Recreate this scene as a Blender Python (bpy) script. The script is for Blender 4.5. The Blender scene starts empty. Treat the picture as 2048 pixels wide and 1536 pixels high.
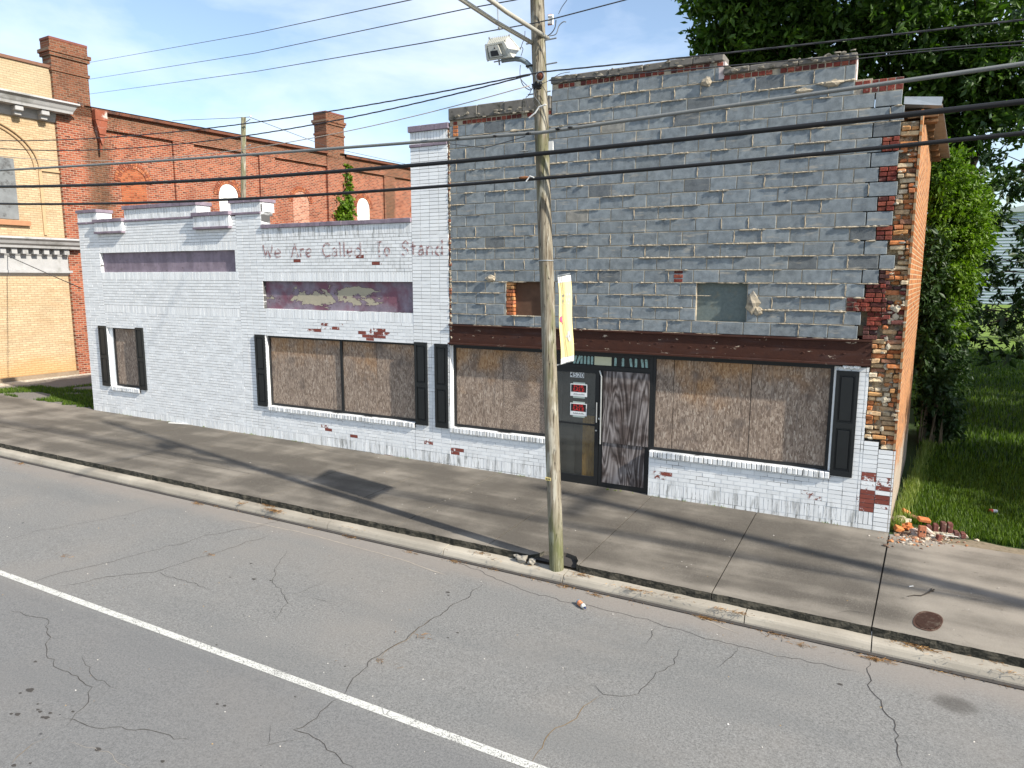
import bpy, math, random
import numpy as np
from mathutils import Vector, Matrix, noise as mnoise

sc = bpy.context.scene
COL = sc.collection
R = math.radians
random.seed(7)
rng = np.random.default_rng(11)

# ------------------------------------------------------------------ camera
YAW, PIT, ROL = -.486427618, .148483, .00203444
FPX = 1418.1
CAM = Vector((.378769, -11.5524516, 3.73276788))
FW = Vector((math.sin(YAW) * math.cos(PIT), math.cos(YAW) * math.cos(PIT), -math.sin(PIT)))
_r = FW.cross(Vector((0, 0, 1))).normalized()
_u = _r.cross(FW)
RT = _r * math.cos(ROL) + _u * math.sin(ROL)
UP = -_r * math.sin(ROL) + _u * math.cos(ROL)
cd = bpy.data.cameras.new("camera")
cam = bpy.data.objects.new("camera", cd)
COL.objects.link(cam)
M = Matrix((RT, UP, -FW)).transposed().to_4x4()
M.translation = CAM
cam.matrix_world = M
cd.sensor_width = 36
cd.lens = FPX / 2048 * 36
cd.clip_start = .1
cd.clip_end = 3000
sc.camera = cam

# ------------------------------------------------------------------ light
SUN_EL, SUN_AZ = R(34), R(10.8)
SUNV = Vector((math.cos(SUN_EL) * math.cos(SUN_AZ), -math.cos(SUN_EL) * math.sin(SUN_AZ), math.sin(SUN_EL)))
sl = bpy.data.lights.new("sun", 'SUN')
sl.energy = 3.6
sl.angle = R(.9)
sl.color = (1, .93, .82)
so = bpy.data.objects.new("sun", sl)
so.rotation_euler = SUNV.to_track_quat('Z', 'Y').to_euler()
so.location = (10, -5, 30)
COL.objects.link(so)

w = bpy.data.worlds.new("World")
sc.world = w
w.use_nodes = True
nt = w.node_tree
for n in list(nt.nodes): nt.nodes.remove(n)
def wn(t, **k):
    n = nt.nodes.new(t)
    for a, b in k.items(): setattr(n, a, b)
    return n
L = nt.links.new
sky = wn('ShaderNodeTexSky', sky_type='NISHITA', sun_disc=False, sun_elevation=SUN_EL, sun_rotation=math.atan2(SUNV.x, SUNV.y),
         altitude=0, air_density=1.0, dust_density=.6, ozone_density=1.15)
tc = wn('ShaderNodeTexCoord')
mp = wn('ShaderNodeMapping'); mp.inputs['Scale'].default_value = (1.0, 1.0, 2.6); mp.inputs['Rotation'].default_value = (.12, .1, .4)
L(tc.outputs['Generated'], mp.inputs['Vector'])
nz = wn('ShaderNodeTexNoise'); nz.inputs['Scale'].default_value = 3.4; nz.inputs['Detail'].default_value = 9; nz.inputs['Roughness'].default_value = .56; nz.inputs['Distortion'].default_value = .25
L(mp.outputs[0], nz.inputs['Vector'])
cr = wn('ShaderNodeValToRGB'); cr.color_ramp.elements[0].position = .38; cr.color_ramp.elements[1].position = .70
cr.color_ramp.elements[0].color = (.06, .06, .06, 1); cr.color_ramp.elements[1].color = (.74, .74, .74, 1)
L(nz.outputs['Fac'], cr.inputs['Fac'])
mx = wn('ShaderNodeMix', data_type='RGBA')
L(cr.outputs['Color'], mx.inputs[0]); L(sky.outputs['Color'], mx.inputs[6]); mx.inputs[7].default_value = (5.4, 5.9, 6.7, 1)
bg = wn('ShaderNodeBackground'); bg.inputs['Strength'].default_value = .09
L(mx.outputs[2], bg.inputs['Color'])
wo = wn('ShaderNodeOutputWorld'); L(bg.outputs[0], wo.inputs[0])

sc.view_settings.view_transform = 'Standard'
sc.view_settings.look = 'None'
sc.view_settings.exposure = 1.24
sc.view_settings.gamma = 1
sc.render.engine = 'CYCLES'
sc.cycles.max_bounces = 6
sc.cycles.transparent_max_bounces = 12

# ------------------------------------------------------------------ placing helpers
def at(px, py, y=0., off=(0, 0)):
    """point on the vertical plane Y=y that stands behind a spot of the photograph"""
    d = FW + RT * ((px - 1024) / FPX) + UP * ((768 - py) / FPX)
    return CAM + d * ((y - CAM.y) / d.y)
def G(x):
    x = max(-45, min(30, x))
    return -.0067 * (x - .63)
def GS(x, y):           # pavement height
    return G(x) + .0115 * y
def gp(px, py, z0=0.):  # spot on the ground, z0 above/below pavement datum
    d = FW + RT * ((px - 1024) / FPX) + UP * ((768 - py) / FPX)
    k = (z0 + .0067 * .63 - (CAM.z + .0067 * CAM.x)) / (d.z + .0067 * d.x)
    return CAM + d * k

# ------------------------------------------------------------------ mesh builder
class MB:
    def __init__(s): s.v = []; s.f = []; s.m = []; s.c = []
    def quad(s, pts, mat=0, col=(1, 1, 1)):
        n = len(s.v); s.v += [tuple(p) for p in pts]; s.f.append(tuple(range(n, n + len(pts)))); s.m.append(mat); s.c.append(col)
    def box(s, x0, x1, y0, y1, z0, z1, mat=0, col=(1, 1, 1), faces='xXyYzZ', tf=None):
        P = [(x0, y0, z0), (x1, y0, z0), (x1, y1, z0), (x0, y1, z0), (x0, y0, z1), (x1, y0, z1), (x1, y1, z1), (x0, y1, z1)]
        if tf: P = [tuple(tf(Vector(p))) for p in P]
        n = len(s.v); s.v += P
        F = {'z': (0, 3, 2, 1), 'Z': (4, 5, 6, 7), 'y': (0, 1, 5, 4), 'X': (1, 2, 6, 5), 'Y': (2, 3, 7, 6), 'x': (3, 0, 4, 7)}
        for k in faces:
            s.f.append(tuple(n + i for i in F[k])); s.m.append(mat); s.c.append(col)
    def bevbox(s, x0, x1, y0, y1, z0, z1, b=.01, mat=0, col=(1, 1, 1), tf=None):
        X, Y, Z = (x0, x1), (y0, y1), (z0, z1)
        n = len(s.v); idx = {}; pts = []
        for i in (0, 1):
            for j in (0, 1):
                for k in (0, 1):
                    sx, sy, sz = (1, -1)[i], (1, -1)[j], (1, -1)[k]
                    for a in range(3):
                        p = [X[i] + (sx * b if a != 0 else 0), Y[j] + (sy * b if a != 1 else 0), Z[k] + (sz * b if a != 2 else 0)]
                        idx[i, j, k, a] = n + len(pts); pts.append(p)
        if tf: pts = [tuple(tf(Vector(p))) for p in pts]
        s.v += [tuple(p) for p in pts]
        def F(*q): s.f.append(tuple(q)); s.m.append(mat); s.c.append(col)
        o = idx
        for i in (0, 1):
            q = [o[i, 0, 0, 0], o[i, 1, 0, 0], o[i, 1, 1, 0], o[i, 0, 1, 0]]; F(*(q if i else q[::-1]))
            q = [o[0, i, 0, 1], o[1, i, 0, 1], o[1, i, 1, 1], o[0, i, 1, 1]]; F(*(q[::-1] if i else q))
            q = [o[0, 0, i, 2], o[1, 0, i, 2], o[1, 1, i, 2], o[0, 1, i, 2]]; F(*(q if i else q[::-1]))
        for i in (0, 1):
            for j in (0, 1):
                F(o[i, j, 0, 0], o[i, j, 1, 0], o[i, j, 1, 1], o[i, j, 0, 1])
                F(o[i, 0, j, 0], o[i, 1, j, 0], o[i, 1, j, 2], o[i, 0, j, 2])
                F(o[0, i, j, 1], o[1, i, j, 1], o[1, i, j, 2], o[0, i, j, 2])
        for i in (0, 1):
            for j in (0, 1):
                for k in (0, 1): F(o[i, j, k, 0], o[i, j, k, 1], o[i, j, k, 2])
    def tube(s, pts, r, n=8, mat=0, col=(1, 1, 1), cap=True, flat=1.):
        pts = [Vector(p) for p in pts]; rings = []; prev = None
        for i, p in enumerate(pts):
            t = (pts[min(i + 1, len(pts) - 1)] - pts[max(i - 1, 0)])
            if t.length < 1e-9: t = Vector((0, 0, 1))
            t.normalize()
            if prev is None:
                a = Vector((0, 0, 1)) if abs(t.z) < .9 else Vector((1, 0, 0))
                u = t.cross(a).normalized()
            else: u = (prev - t * prev.dot(t)).normalized()
            prev = u; v = t.cross(u)
            rr = r[i] if hasattr(r, '__len__') else r
            b = len(s.v)
            for k in range(n):
                a = 2 * math.pi * k / n
                s.v.append(tuple(p + (u * math.cos(a) + v * math.sin(a) * flat) * rr))
            rings.append(b)
        for a, b in zip(rings, rings[1:]):
            for k in range(n):
                s.f.append((a + k, a + (k + 1) % n, b + (k + 1) % n, b + k)); s.m.append(mat); s.c.append(col)
        if cap:
            s.f.append(tuple(rings[0] + k for k in range(n))[::-1]); s.m.append(mat); s.c.append(col)
            s.f.append(tuple(rings[-1] + k for k in range(n))); s.m.append(mat); s.c.append(col)
    def lump(s, c, r, sub=1, mat=0, col=(1, 1, 1), rough=.35, sc_=(1, 1, 1), seed=0):
        import bmesh
        bm = bmesh.new(); bmesh.ops.create_icosphere(bm, subdivisions=sub, radius=1)
        n = len(s.v); c = Vector(c)
        for v in bm.verts:
            k = 1 + rough * mnoise.noise(v.co * 1.7 + Vector((seed * 3.1, seed, 0))) * 1.6
            s.v.append(tuple(c + Vector((v.co.x * sc_[0], v.co.y * sc_[1], v.co.z * sc_[2])) * r * k))
        for f in bm.faces:
            s.f.append(tuple(n + v.index for v in f.verts)); s.m.append(mat); s.c.append(col)
        bm.free()
    def prism(s, poly, y0, y1, mat=0, col=(1, 1, 1)):   # poly in (x,z), extruded in y
        n = len(poly)
        a = len(s.v); s.v += [(x, y0, z) for x, z in poly] + [(x, y1, z) for x, z in poly]
        s.f.append(tuple(range(a, a + n))); s.f.append(tuple(range(a + 2 * n - 1, a + n - 1, -1)))
        s.m += [mat] * 2; s.c += [col] * 2
        for i in range(n):
            j = (i + 1) % n
            s.f.append((a + j, a + i, a + n + i, a + n + j)); s.m.append(mat); s.c.append(col)
    def build(s, name, mats, parent=None, local=False, smooth=False):
        me = bpy.data.meshes.new(name)
        me.from_pydata(s.v, [], s.f)
        if not isinstance(mats, (list, tuple)): mats = [mats]
        for m in mats: me.materials.append(m)
        me.polygons.foreach_set('material_index', s.m)
        ca = me.attributes.new('tone', 'FLOAT_COLOR', 'FACE')
        ca.data.foreach_set('color', np.array([(c[0], c[1], c[2], 1) for c in s.c], dtype=np.float32).ravel())
        if smooth: me.polygons.foreach_set('use_smooth', [True] * len(s.f))
        me.update()
        o = bpy.data.objects.new(name, me); COL.objects.link(o)
        if parent is not None:
            o.parent = parent
            if not local: o.matrix_parent_inverse = PM(parent).inverted()
        return o
def PM(o):
    m = Matrix.LocRotScale(o.location, o.rotation_euler, o.scale)
    if o.parent: m = PM(o.parent) @ o.matrix_parent_inverse @ m
    return m
def tag(o, label=None, cat=None, group=None, kind=None):
    if label: o['label'] = label
    if cat: o['category'] = cat
    if group: o['group'] = group
    if kind: o['kind'] = kind
    return o
def thing(name, label, cat, loc=(0, 0, 0), rotz=0, group=None):
    o = bpy.data.objects.new(name, None); COL.objects.link(o)
    o.location = loc; o.rotation_euler = (0, 0, rotz); o.empty_display_size = .2
    return tag(o, label, cat, group)

# ------------------------------------------------------------------ materials
class NT:
    def __init__(s, name):
        s.m = bpy.data.materials.new(name); s.m.use_nodes = True; s.t = s.m.node_tree
        s.b = s.t.nodes['Principled BSDF']; s.out = s.t.nodes['Material Output']; s._p = None; s._o = None
    def n(s, t, **k):
        x = s.t.nodes.new(t)
        for a, b in k.items(): setattr(x, a, b)
        return x
    def l(s, a, b): s.t.links.new(a, b)
    def put(s, sock, v):
        if isinstance(v, bpy.types.NodeSocket): s.l(v, sock)
        elif v is not None:
            if isinstance(v, (tuple, list)) and len(v) == 3 and sock.type == 'RGBA': v = (*v, 1)
            sock.default_value = v
    def pos(s):
        if not s._p: s._p = s.n('ShaderNodeNewGeometry').outputs['Position']
        return s._p
    def obj(s):
        if not s._o: s._o = s.n('ShaderNodeTexCoord').outputs['Object']
        return s._o
    def sep(s, v): return s.split(v)
    def split(s, v):
        x = s.n('ShaderNodeSeparateXYZ'); s.l(v, x.inputs[0]); return x.outputs
    def comb(s, x, y, z=0.):
        c = s.n('ShaderNodeCombineXYZ'); s.put(c.inputs[0], x); s.put(c.inputs[1], y); s.put(c.inputs[2], z); return c.outputs[0]
    def scale(s, v, sx, sy, sz, rot=(0, 0, 0), loc=(0, 0, 0)):
        m = s.n('ShaderNodeMapping'); s.l(v, m.inputs[0]); m.inputs['Scale'].default_value = (sx, sy, sz); m.inputs['Rotation'].default_value = rot; m.inputs['Location'].default_value = loc
        return m.outputs[0]
    def noise(s, scale=5, detail=3, rough=.5, vec=None, dist=0., col=False):
        x = s.n('ShaderNodeTexNoise'); s.l(vec if vec is not None else s.pos(), x.inputs['Vector'])
        x.inputs['Scale'].default_value = scale; x.inputs['Detail'].default_value = detail; x.inputs['Roughness'].default_value = rough; x.inputs['Distortion'].default_value = dist
        return x.outputs['Color' if col else 'Fac']
    def voro(s, scale=5, vec=None, feat='F1', out='Distance', rnd=1):
        x = s.n('ShaderNodeTexVoronoi', feature=feat); s.l(vec if vec is not None else s.pos(), x.inputs['Vector']); x.inputs['Scale'].default_value = scale; x.inputs['Randomness'].default_value = rnd
        return x.outputs[out]
    def ramp(s, f, *stops, interp='LINEAR'):
        x = s.n('ShaderNodeValToRGB'); s.put(x.inputs[0], f); r = x.color_ramp; r.interpolation = interp
        while len(r.elements) < len(stops): r.elements.new(.5)
        for e, (p, c) in zip(r.elements, stops):
            e.position = p; e.color = (c, c, c, 1) if not isinstance(c, (tuple, list)) else (*c, 1)
        return x.outputs[0]
    def step(s, f, a, b):   # smooth 0..1
        x = s.n('ShaderNodeMapRange', interpolation_type='SMOOTHSTEP'); s.put(x.inputs[0], f); s.put(x.inputs[1], a); s.put(x.inputs[2], b); return x.outputs[0]
    def mix(s, f, a, b, bt='MIX'):
        x = s.n('ShaderNodeMix', data_type='RGBA', blend_type=bt); s.put(x.inputs[0], f); s.put(x.inputs[6], a); s.put(x.inputs[7], b); return x.outputs[2]
    def math(s, op, a, b=None, c=None):
        x = s.n('ShaderNodeMath', operation=op); s.put(x.inputs[0], a)
        if b is not None: s.put(x.inputs[1], b)
        if c is not None: s.put(x.inputs[2], c)
        return x.outputs[0]
    def tone(s):
        a = s.n('ShaderNodeAttribute', attribute_name='tone'); return a.outputs['Color']
    def tones(s):
        x = s.n('ShaderNodeSeparateColor'); s.l(s.tone(), x.inputs[0]); return x.outputs
    def done(s, col, rough=.8, bump=None, bstr=.3, bdist=.01, metal=0., spec=.3, alpha=None):
        s.put(s.b.inputs['Base Color'], col); s.put(s.b.inputs['Roughness'], rough); s.put(s.b.inputs['Metallic'], metal); s.put(s.b.inputs['Specular IOR Level'], spec)
        if alpha is not None: s.put(s.b.inputs['Alpha'], alpha)
        if bump is not None:
            x = s.n('ShaderNodeBump'); s.l(bump, x.inputs['Height']); x.inputs['Strength'].default_value = bstr; x.inputs['Distance'].default_value = bdist; s.l(x.outputs[0], s.b.inputs['Normal'])
        return s.m

BRICKRED = (.20, .05, .035)
def m_paint():
    N = NT('white_painted_brick'); t = N.tones(); x, y, z = N.split(N.pos())[:3]
    n1 = N.noise(15, 6, .68); n2 = N.noise(3, 3)
    white = N.mix(N.noise(1.3, 4), (.79, .815, .825), (.87, .88, .88))
    white = N.mix(N.math('MULTIPLY', N.step(N.noise(60, 2), .62, .75), .35), white, (.45, .42, .40))
    # mildew streaks, low down and where tone.b asks for it
    st = N.noise(1, 5, .65, vec=N.scale(N.pos(), 14, 3, 2.2))
    mil = N.math('MULTIPLY', N.step(st, .47, .66), t[2])
    white = N.mix(mil, white, (.13, .13, .11))
    red = N.mix(n2, (.16, .04, .03), (.30, .085, .06))
    pk = N.step(N.math('ADD', N.math('MULTIPLY', n1, .55), t[1]), .78, .82)
    c = N.mix(pk, white, red)
    c = N.mix(1., c, N.mix(t[0], (.86, .86, .86), (1, 1, 1)), 'MULTIPLY')
    return N.done(c, .62, N.math('ADD', N.math('MULTIPLY', n1, .5), N.math('MULTIPLY', pk, -1.0)), .35, .004)
def m_paintmortar():
    N = NT('painted_mortar'); t = N.tones()
    st = N.noise(1, 4, .6, vec=N.scale(N.pos(), 1.6, 1, 7))
    f = N.math('ADD', st, N.math('MULTIPLY', t[0], .5))
    dark = N.step(f, .50, .62)
    c = N.mix(dark, (.64, .66, .67), (.08, .08, .08))
    return N.done(c, .9, N.noise(60, 3), .4, .004)
def m_cmu():
    N = NT('concrete_block'); c = N.tone()
    c = N.mix(N.math('MULTIPLY', N.step(N.noise(.55, 4, .6), .38, .66), .5), c, N.mix(1., c, (1.12, 1.06, .97), 'MULTIPLY'))
    n = N.noise(9, 5, .6); sp = N.noise(140, 2)
    c = N.mix(N.step(n, .32, .72), N.mix(1., c, (1.12, 1.12, 1.12), 'MULTIPLY'), N.mix(1., c, (.66, .68, .70), 'MULTIPLY'))
    c = N.mix(N.math('MULTIPLY', N.step(N.noise(3.2, 4, .6), .55, .78), .32), c, (.12, .13, .14))
    sm = N.noise(1, 5, .65, vec=N.scale(N.pos(), 2.2, 1, 13))
    c = N.mix(N.math('MULTIPLY', N.step(sm, .56, .70), .6), c, (.42, .38, .31))
    c = N.mix(N.math('MULTIPLY', N.step(sp, .45, .7), .18), c, (.42, .42, .42))
    return N.done(c, .92, N.math('ADD', sp, N.math('MULTIPLY', n, .6)), .5, .004)
def m_mortar(col=(.41, .35, .26), name='mortar'):
    N = NT(name)
    c = N.mix(N.noise(18, 4, .6), tuple(k * .72 for k in col), tuple(min(1, k * 1.25) for k in col))
    c = N.mix(N.math('MULTIPLY', N.step(N.noise(5, 5, .65), .48, .62), .7), c, (.15, .15, .145))
    return N.done(c, .95, N.noise(70, 4), .8, .008)
def m_tonebrick(name='old_brick'):
    N = NT(name); c = N.tone()
    n = N.noise(22, 5, .65)
    c = N.mix(N.step(n, .4, .72), c, N.mix(1., c, (.62, .58, .55), 'MULTIPLY'))
    c = N.mix(N.math('MULTIPLY', N.step(N.noise(12, 4), .60, .72), .55), c, (.46, .40, .31))
    return N.done(c, .95, n, 1., .012)
def m_brickwall(name, c1, c2, mortar, kind='u', extra=None, bw=.215, bh=.0745, mort=.011, dk=.62, hd=.55):
    N = NT(name); v = N.obj(); a = N.split(v)
    x = a[0]
    vec = N.comb(x, a[2])
    b = N.n('ShaderNodeTexBrick'); N.l(vec, b.inputs['Vector']); b.inputs['Scale'].default_value = 1
    b.inputs['Brick Width'].default_value = bw; b.inputs['Row Height'].default_value = bh; b.inputs['Mortar Size'].default_value = mort; b.inputs['Mortar Smooth'].default_value = .3
    b.offset = .5
    b.inputs['Color1'].default_value = (0, 0, 0, 1); b.inputs['Color2'].default_value = (1, 1, 1, 1); b.inputs['Mortar'].default_value = (.5, .5, .5, 1); b.inputs['Bias'].default_value = 0
    base = N.ramp(b.outputs['Color'], (.0, tuple(k * dk for k in c1)), (.22, c1), (.7, c2), (1., tuple(min(1, k * 1.12) for k in c2)))
    # scattered dark headers
    cell = N.n('ShaderNodeTexWhiteNoise', noise_dimensions='2D')
    fx_ = N.math('FLOOR', N.math('DIVIDE', x, bw * .5)); fz = N.math('FLOOR', N.math('DIVIDE', a[2], bh)); N.l(N.comb(fx_, fz), cell.inputs['Vector'])
    base = N.mix(N.math('MULTIPLY', N.math('GREATER_THAN', cell.outputs['Value'], .90), hd), base, tuple(k * .25 for k in c1))
    mo = N.mix(N.noise(6, 3, vec=v), mortar, tuple(k * .7 for k in mortar))
    c = N.mix(b.outputs['Fac'], base, mo)
    c = N.mix(N.math('MULTIPLY', N.step(N.noise(.8, 5, .6, vec=v), .45, .8), .45), c, tuple(k * .55 for k in c1))
    if extra: c = extra(N, c, a)
    bumpv = N.math('ADD', N.math('MULTIPLY', b.outputs['Fac'], -1), N.math('MULTIPLY', N.noise(50, 3, vec=v), .35))
    return N.done(c, .93, bumpv, .8, .008)
def m_flat(name, c, rough=.6, var=.15, scale=12, metal=0., spec=.3, bump=.15, dirt=None, dscale=5):
    N = NT(name)
    n = N.noise(scale, 4, .6, vec=N.obj())
    cc = N.mix(n, tuple(max(0, k * (1 - var)) for k in c), tuple(min(1, k * (1 + var)) for k in c))
    if dirt: cc = N.mix(N.step(N.noise(dscale, 5, .65, vec=N.obj()), .52, .68), cc, dirt)
    return N.done(cc, rough, n, bump, .004, metal, spec)
def m_purple(name, peel=False):
    N = NT(name)
    v = N.pos(); n = N.noise(5, 5, .6)
    st = N.noise(1, 4, .6, vec=N.scale(v, 4.5, 1, .8))
    c = N.mix(N.step(n, .35, .7), (.18, .145, .18), (.25, .205, .245))
    c = N.mix(N.math('MULTIPLY', N.step(st, .45, .7), .6), c, (.30, .245, .30))
    c = N.mix(N.math('MULTIPLY', N.step(N.noise(9, 5, .7), .6, .68), .8), c, (.10, .085, .085))
    bmp = n
    if peel:
        c = N.mix(N.step(N.noise(3, 4), .4, .65), c, (.19, .085, .115))
        t = N.noise(1, 6, .66, vec=N.scale(v, 1.5, 1, 2.6, loc=(.55, 0, .3)), dist=.5)
        a = N.split(v)
        win = N.math('MULTIPLY', N.step(N.math('ABSOLUTE', N.math('SUBTRACT', a[2], 3.36)), .27, .10), N.step(N.math('ABSOLUTE', N.math('ADD', a[0], 10.15)), 2.05, .9))
        f = N.math('ADD', t, N.math('MULTIPLY', N.math('SUBTRACT', win, 1), .18))
        pk = N.step(f, .480, .488)
        c = N.mix(pk, c, N.mix(N.noise(7, 4), (.46, .41, .30), (.36, .33, .25)))
        c = N.mix(N.math('MULTIPLY', N.step(f, .464, .476), N.math('SUBTRACT', 1., pk)), c, (.085, .05, .07))
        bmp = N.math('ADD', N.math('MULTIPLY', pk, -1.5), N.noise(14, 5, .7))
    return N.done(c, .7, bmp, .6, .01)
def m_osb(name='osb', grey=.5, fine=False):
    N = NT(name); v = N.pos(); a = N.split(v); v2 = N.comb(a[0], a[2])
    cs = []
    for i, (ang, sx, sy) in enumerate([(.45, 60, 17), (-.5, 54, 16), (.08, 66, 18), (1.0, 56, 20)]):
        if fine: sx, sy = sx * 1.5, sy * 3
        q = N.scale(v2, sx, sy, 1, rot=(0, 0, ang), loc=(i * 3.3, i * 7.1, 0))
        q = N.mix(.12, q, N.noise(2, 2, vec=q, col=True))
        vo = N.n('ShaderNodeTexVoronoi', feature='F1'); N.l(q, vo.inputs['Vector']); vo.inputs['Scale'].default_value = 1
        sp = N.n('ShaderNodeSeparateColor'); N.l(vo.outputs['Color'], sp.inputs[0]); cs.append(sp.outputs)
    r = N.mix(N.math('GREATER_THAN', cs[0][1], .5), cs[1][0], cs[2][0])
    r = N.mix(N.math('GREATER_THAN', cs[3][1], .62), r, cs[3][0])
    r = N.mix(.25, r, N.noise(30, 3, vec=N.scale(v2, 3, .7, 1)))
    warm = N.ramp(r, (0, (.18, .09, .04)), (.4, (.33, .19, .095)), (.75, (.42, .26, .14)), (1, (.54, .40, .26)))
    cold = N.ramp(r, (0, (.12, .084, .062)), (.35, (.225, .170, .132)), (.75, (.35, .275, .215)), (1, (.56, .48, .40)))
    zz = N.math('ADD', N.math('MULTIPLY', N.math('SUBTRACT', a[2], 1.75), .8), N.math('MULTIPLY', N.math('SUBTRACT', N.noise(1.6, 4, .6), .5), 2.2))
    c = N.mix(N.step(zz, .45 * grey - .35, 1.1 * grey + .1), cold, warm)
    c = N.mix(N.math('MULTIPLY', N.step(N.noise(2.2, 4, .6), .54, .72), .6), c, (.10, .08, .07))
    c = N.mix(N.math('MULTIPLY', N.step(N.noise(1, 4, .6, vec=N.scale(v2, 9, .8, 1)), .56, .70), .4), c, (.12, .10, .09))
    return N.done(c, .85, r, .5, .003)
def m_ply():
    N = NT('weathered_plywood'); a = N.split(N.pos()); v2 = N.comb(a[0], N.math('MULTIPLY', a[2], .17), N.math('MULTIPLY', a[1], 3.))
    n = N.noise(2.6, 3, .45, vec=v2, dist=.7)
    k = N.math('FRACT', N.math('MULTIPLY', n, 15.))
    k = N.math('ABSOLUTE', N.math('SUBTRACT', k, .5))
    g = N.noise(1, 3, .6, vec=N.scale(v2, 90, 12, 1))
    f = N.math('ADD', N.math('MULTIPLY', k, 1.5), N.math('MULTIPLY', N.math('SUBTRACT', g, .5), .5))
    c = N.ramp(f, (0, (.055, .045, .042)), (.35, (.145, .125, .12)), (.8, (.33, .30, .29)))
    c = N.mix(N.step(N.noise(3.5, 3), .45, .65), c, N.mix(1., c, (.45, .40, .38), 'MULTIPLY'))
    return N.done(c, .85, f, .3, .003)
def m_rust():
    N = NT('rusted_steel'); n = N.noise(6, 5, .65)
    c = N.mix(n, (.028, .011, .009), (.075, .026, .014))
    c = N.mix(N.step(N.noise(1, 4, .6, vec=N.scale(N.pos(), 1.5, 1, 9)), .5, .7), c, (.06, .03, .025))
    fl = N.noise(1, 5, .7, vec=N.scale(N.pos(), 5, 3, 13))
    c = N.mix(N.step(fl, .635, .66), c, (.42, .34, .26))
    return N.done(c, .8, N.noise(35, 4), .5, .004, .0)
def m_asphalt():
    N = NT('asphalt'); v = N.pos()
    sp = N.math('ADD', N.math('MULTIPLY', N.noise(80, 3, .7), .55), N.math('MULTIPLY', N.noise(42, 3, .7), .45)); sp2 = N.voro(110)
    c = N.mix(N.step(sp, .3, .72), (.095, .095, .091), (.262, .260, .250))
    c = N.mix(N.math('MULTIPLY', N.step(sp2, .24, .12), .35), c, (.40, .38, .36))
    big = N.noise(.55, 4, .6)
    c = N.mix(N.math('MULTIPLY', N.step(big, .42, .75), .36), c, (.225, .205, .180))
    c = N.mix(N.math('MULTIPLY', N.step(N.noise(1, 4, .55, vec=N.scale(v, .25, 1.3, 1)), .5, .72), .35), c, (.125, .13, .13))
    a = N.split(v)
    edge = N.step(N.math('ADD', a[1], N.math('MULTIPLY', N.noise(2, 4), .5)), -3.85, -3.35)
    c = N.mix(N.math('MULTIPLY', edge, .7), c, (.23, .205, .18))
    nl = N.step(a[1], -6.75, -6.95)
    c = N.mix(N.math('MULTIPLY', nl, .35), c, (.112, .114, .118))
    spots = N.voro(1.6, vec=N.scale(v, 1, 1.3, 1)); am = N.math('MULTIPLY', N.step(spots, .055, .035), N.step(N.noise(.35, 2, vec=N.scale(v, 1, 1, 1, loc=(3, 2, 0))), .52, .58))
    c = N.mix(N.math('MULTIPLY', am, .8), c, (.03, .03, .033))
    dx = N.math('MULTIPLY', N.math('SUBTRACT', a[0], 1.2), .8); dy = N.math('ADD', a[1], 4.08)
    dd = N.math('ADD', N.math('ADD', N.math('MULTIPLY', dx, dx), N.math('MULTIPLY', dy, dy)), N.math('MULTIPLY', N.noise(9, 3), .015))
    c = N.mix(N.math('MULTIPLY', N.step(dd, .045, .008), .6), c, (.045, .04, .035))
    return N.done(c, .9, sp, .5, .006)
def m_conc(name, dark, light, amt=.5, zone=None):
    N = NT(name); v = N.pos()
    n = N.noise(1.1, 6, .55); st = N.noise(1, 4, .5, vec=N.scale(v, .35, 2.6, 1))
    f = N.math('ADD', N.math('MULTIPLY', n, .55), N.math('MULTIPLY', st, .45))
    if zone:
        f = N.math('ADD', f, zone(N, N.split(v)))
    c = N.mix(N.step(f, .36, .74), dark, light)
    c = N.mix(N.math('MULTIPLY', N.step(N.noise(90, 3, .7), .45, .75), .28), c, (.40, .37, .33))
    c = N.mix(N.math('MULTIPLY', N.step(N.noise(7, 5, .7), .60, .72), .35), c, tuple(k * .45 for k in dark))
    return N.done(c, .9, N.noise(70, 4), .35, .005)
def m_pole():
    N = NT('weathered_pole_wood'); a = N.split(N.obj()); v = N.comb(N.math('MULTIPLY', a[0], 1.), N.math('MULTIPLY', a[1], 1.), N.math('MULTIPLY', a[2], .05))
    g = N.noise(42, 5, .65, vec=v); bl = N.noise(1, 4, .6, vec=N.scale(N.obj(), 7, 7, 1.4))
    c = N.mix(N.step(g, .32, .7), (.12, .095, .065), (.30, .275, .215))
    c = N.mix(N.math('MULTIPLY', N.step(bl, .5, .66), .75), c, (.115, .12, .055))
    c = N.mix(N.math('MULTIPLY', N.step(N.noise(1, 4, .6, vec=N.scale(N.obj(), 9, 9, 2.1, loc=(4, 0, 2))), .54, .66), .6), c, (.42, .41, .35))
    ck = N.noise(1, 3, .5, vec=N.scale(N.obj(), 22, 22, .55, loc=(1, 5, 0)))
    ckm = N.step(N.math('ABSOLUTE', N.math('SUBTRACT', ck, .46)), .011, .004)
    c = N.mix(ckm, c, (.02, .016, .012))
    c = N.mix(N.math('MULTIPLY', N.step(a[2], .9, .1), .6), c, (.10, .115, .04))
    return N.done(c, .9, N.math('ADD', g, N.math('MULTIPLY', ckm, -1.5)), .7, .01)
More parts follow.
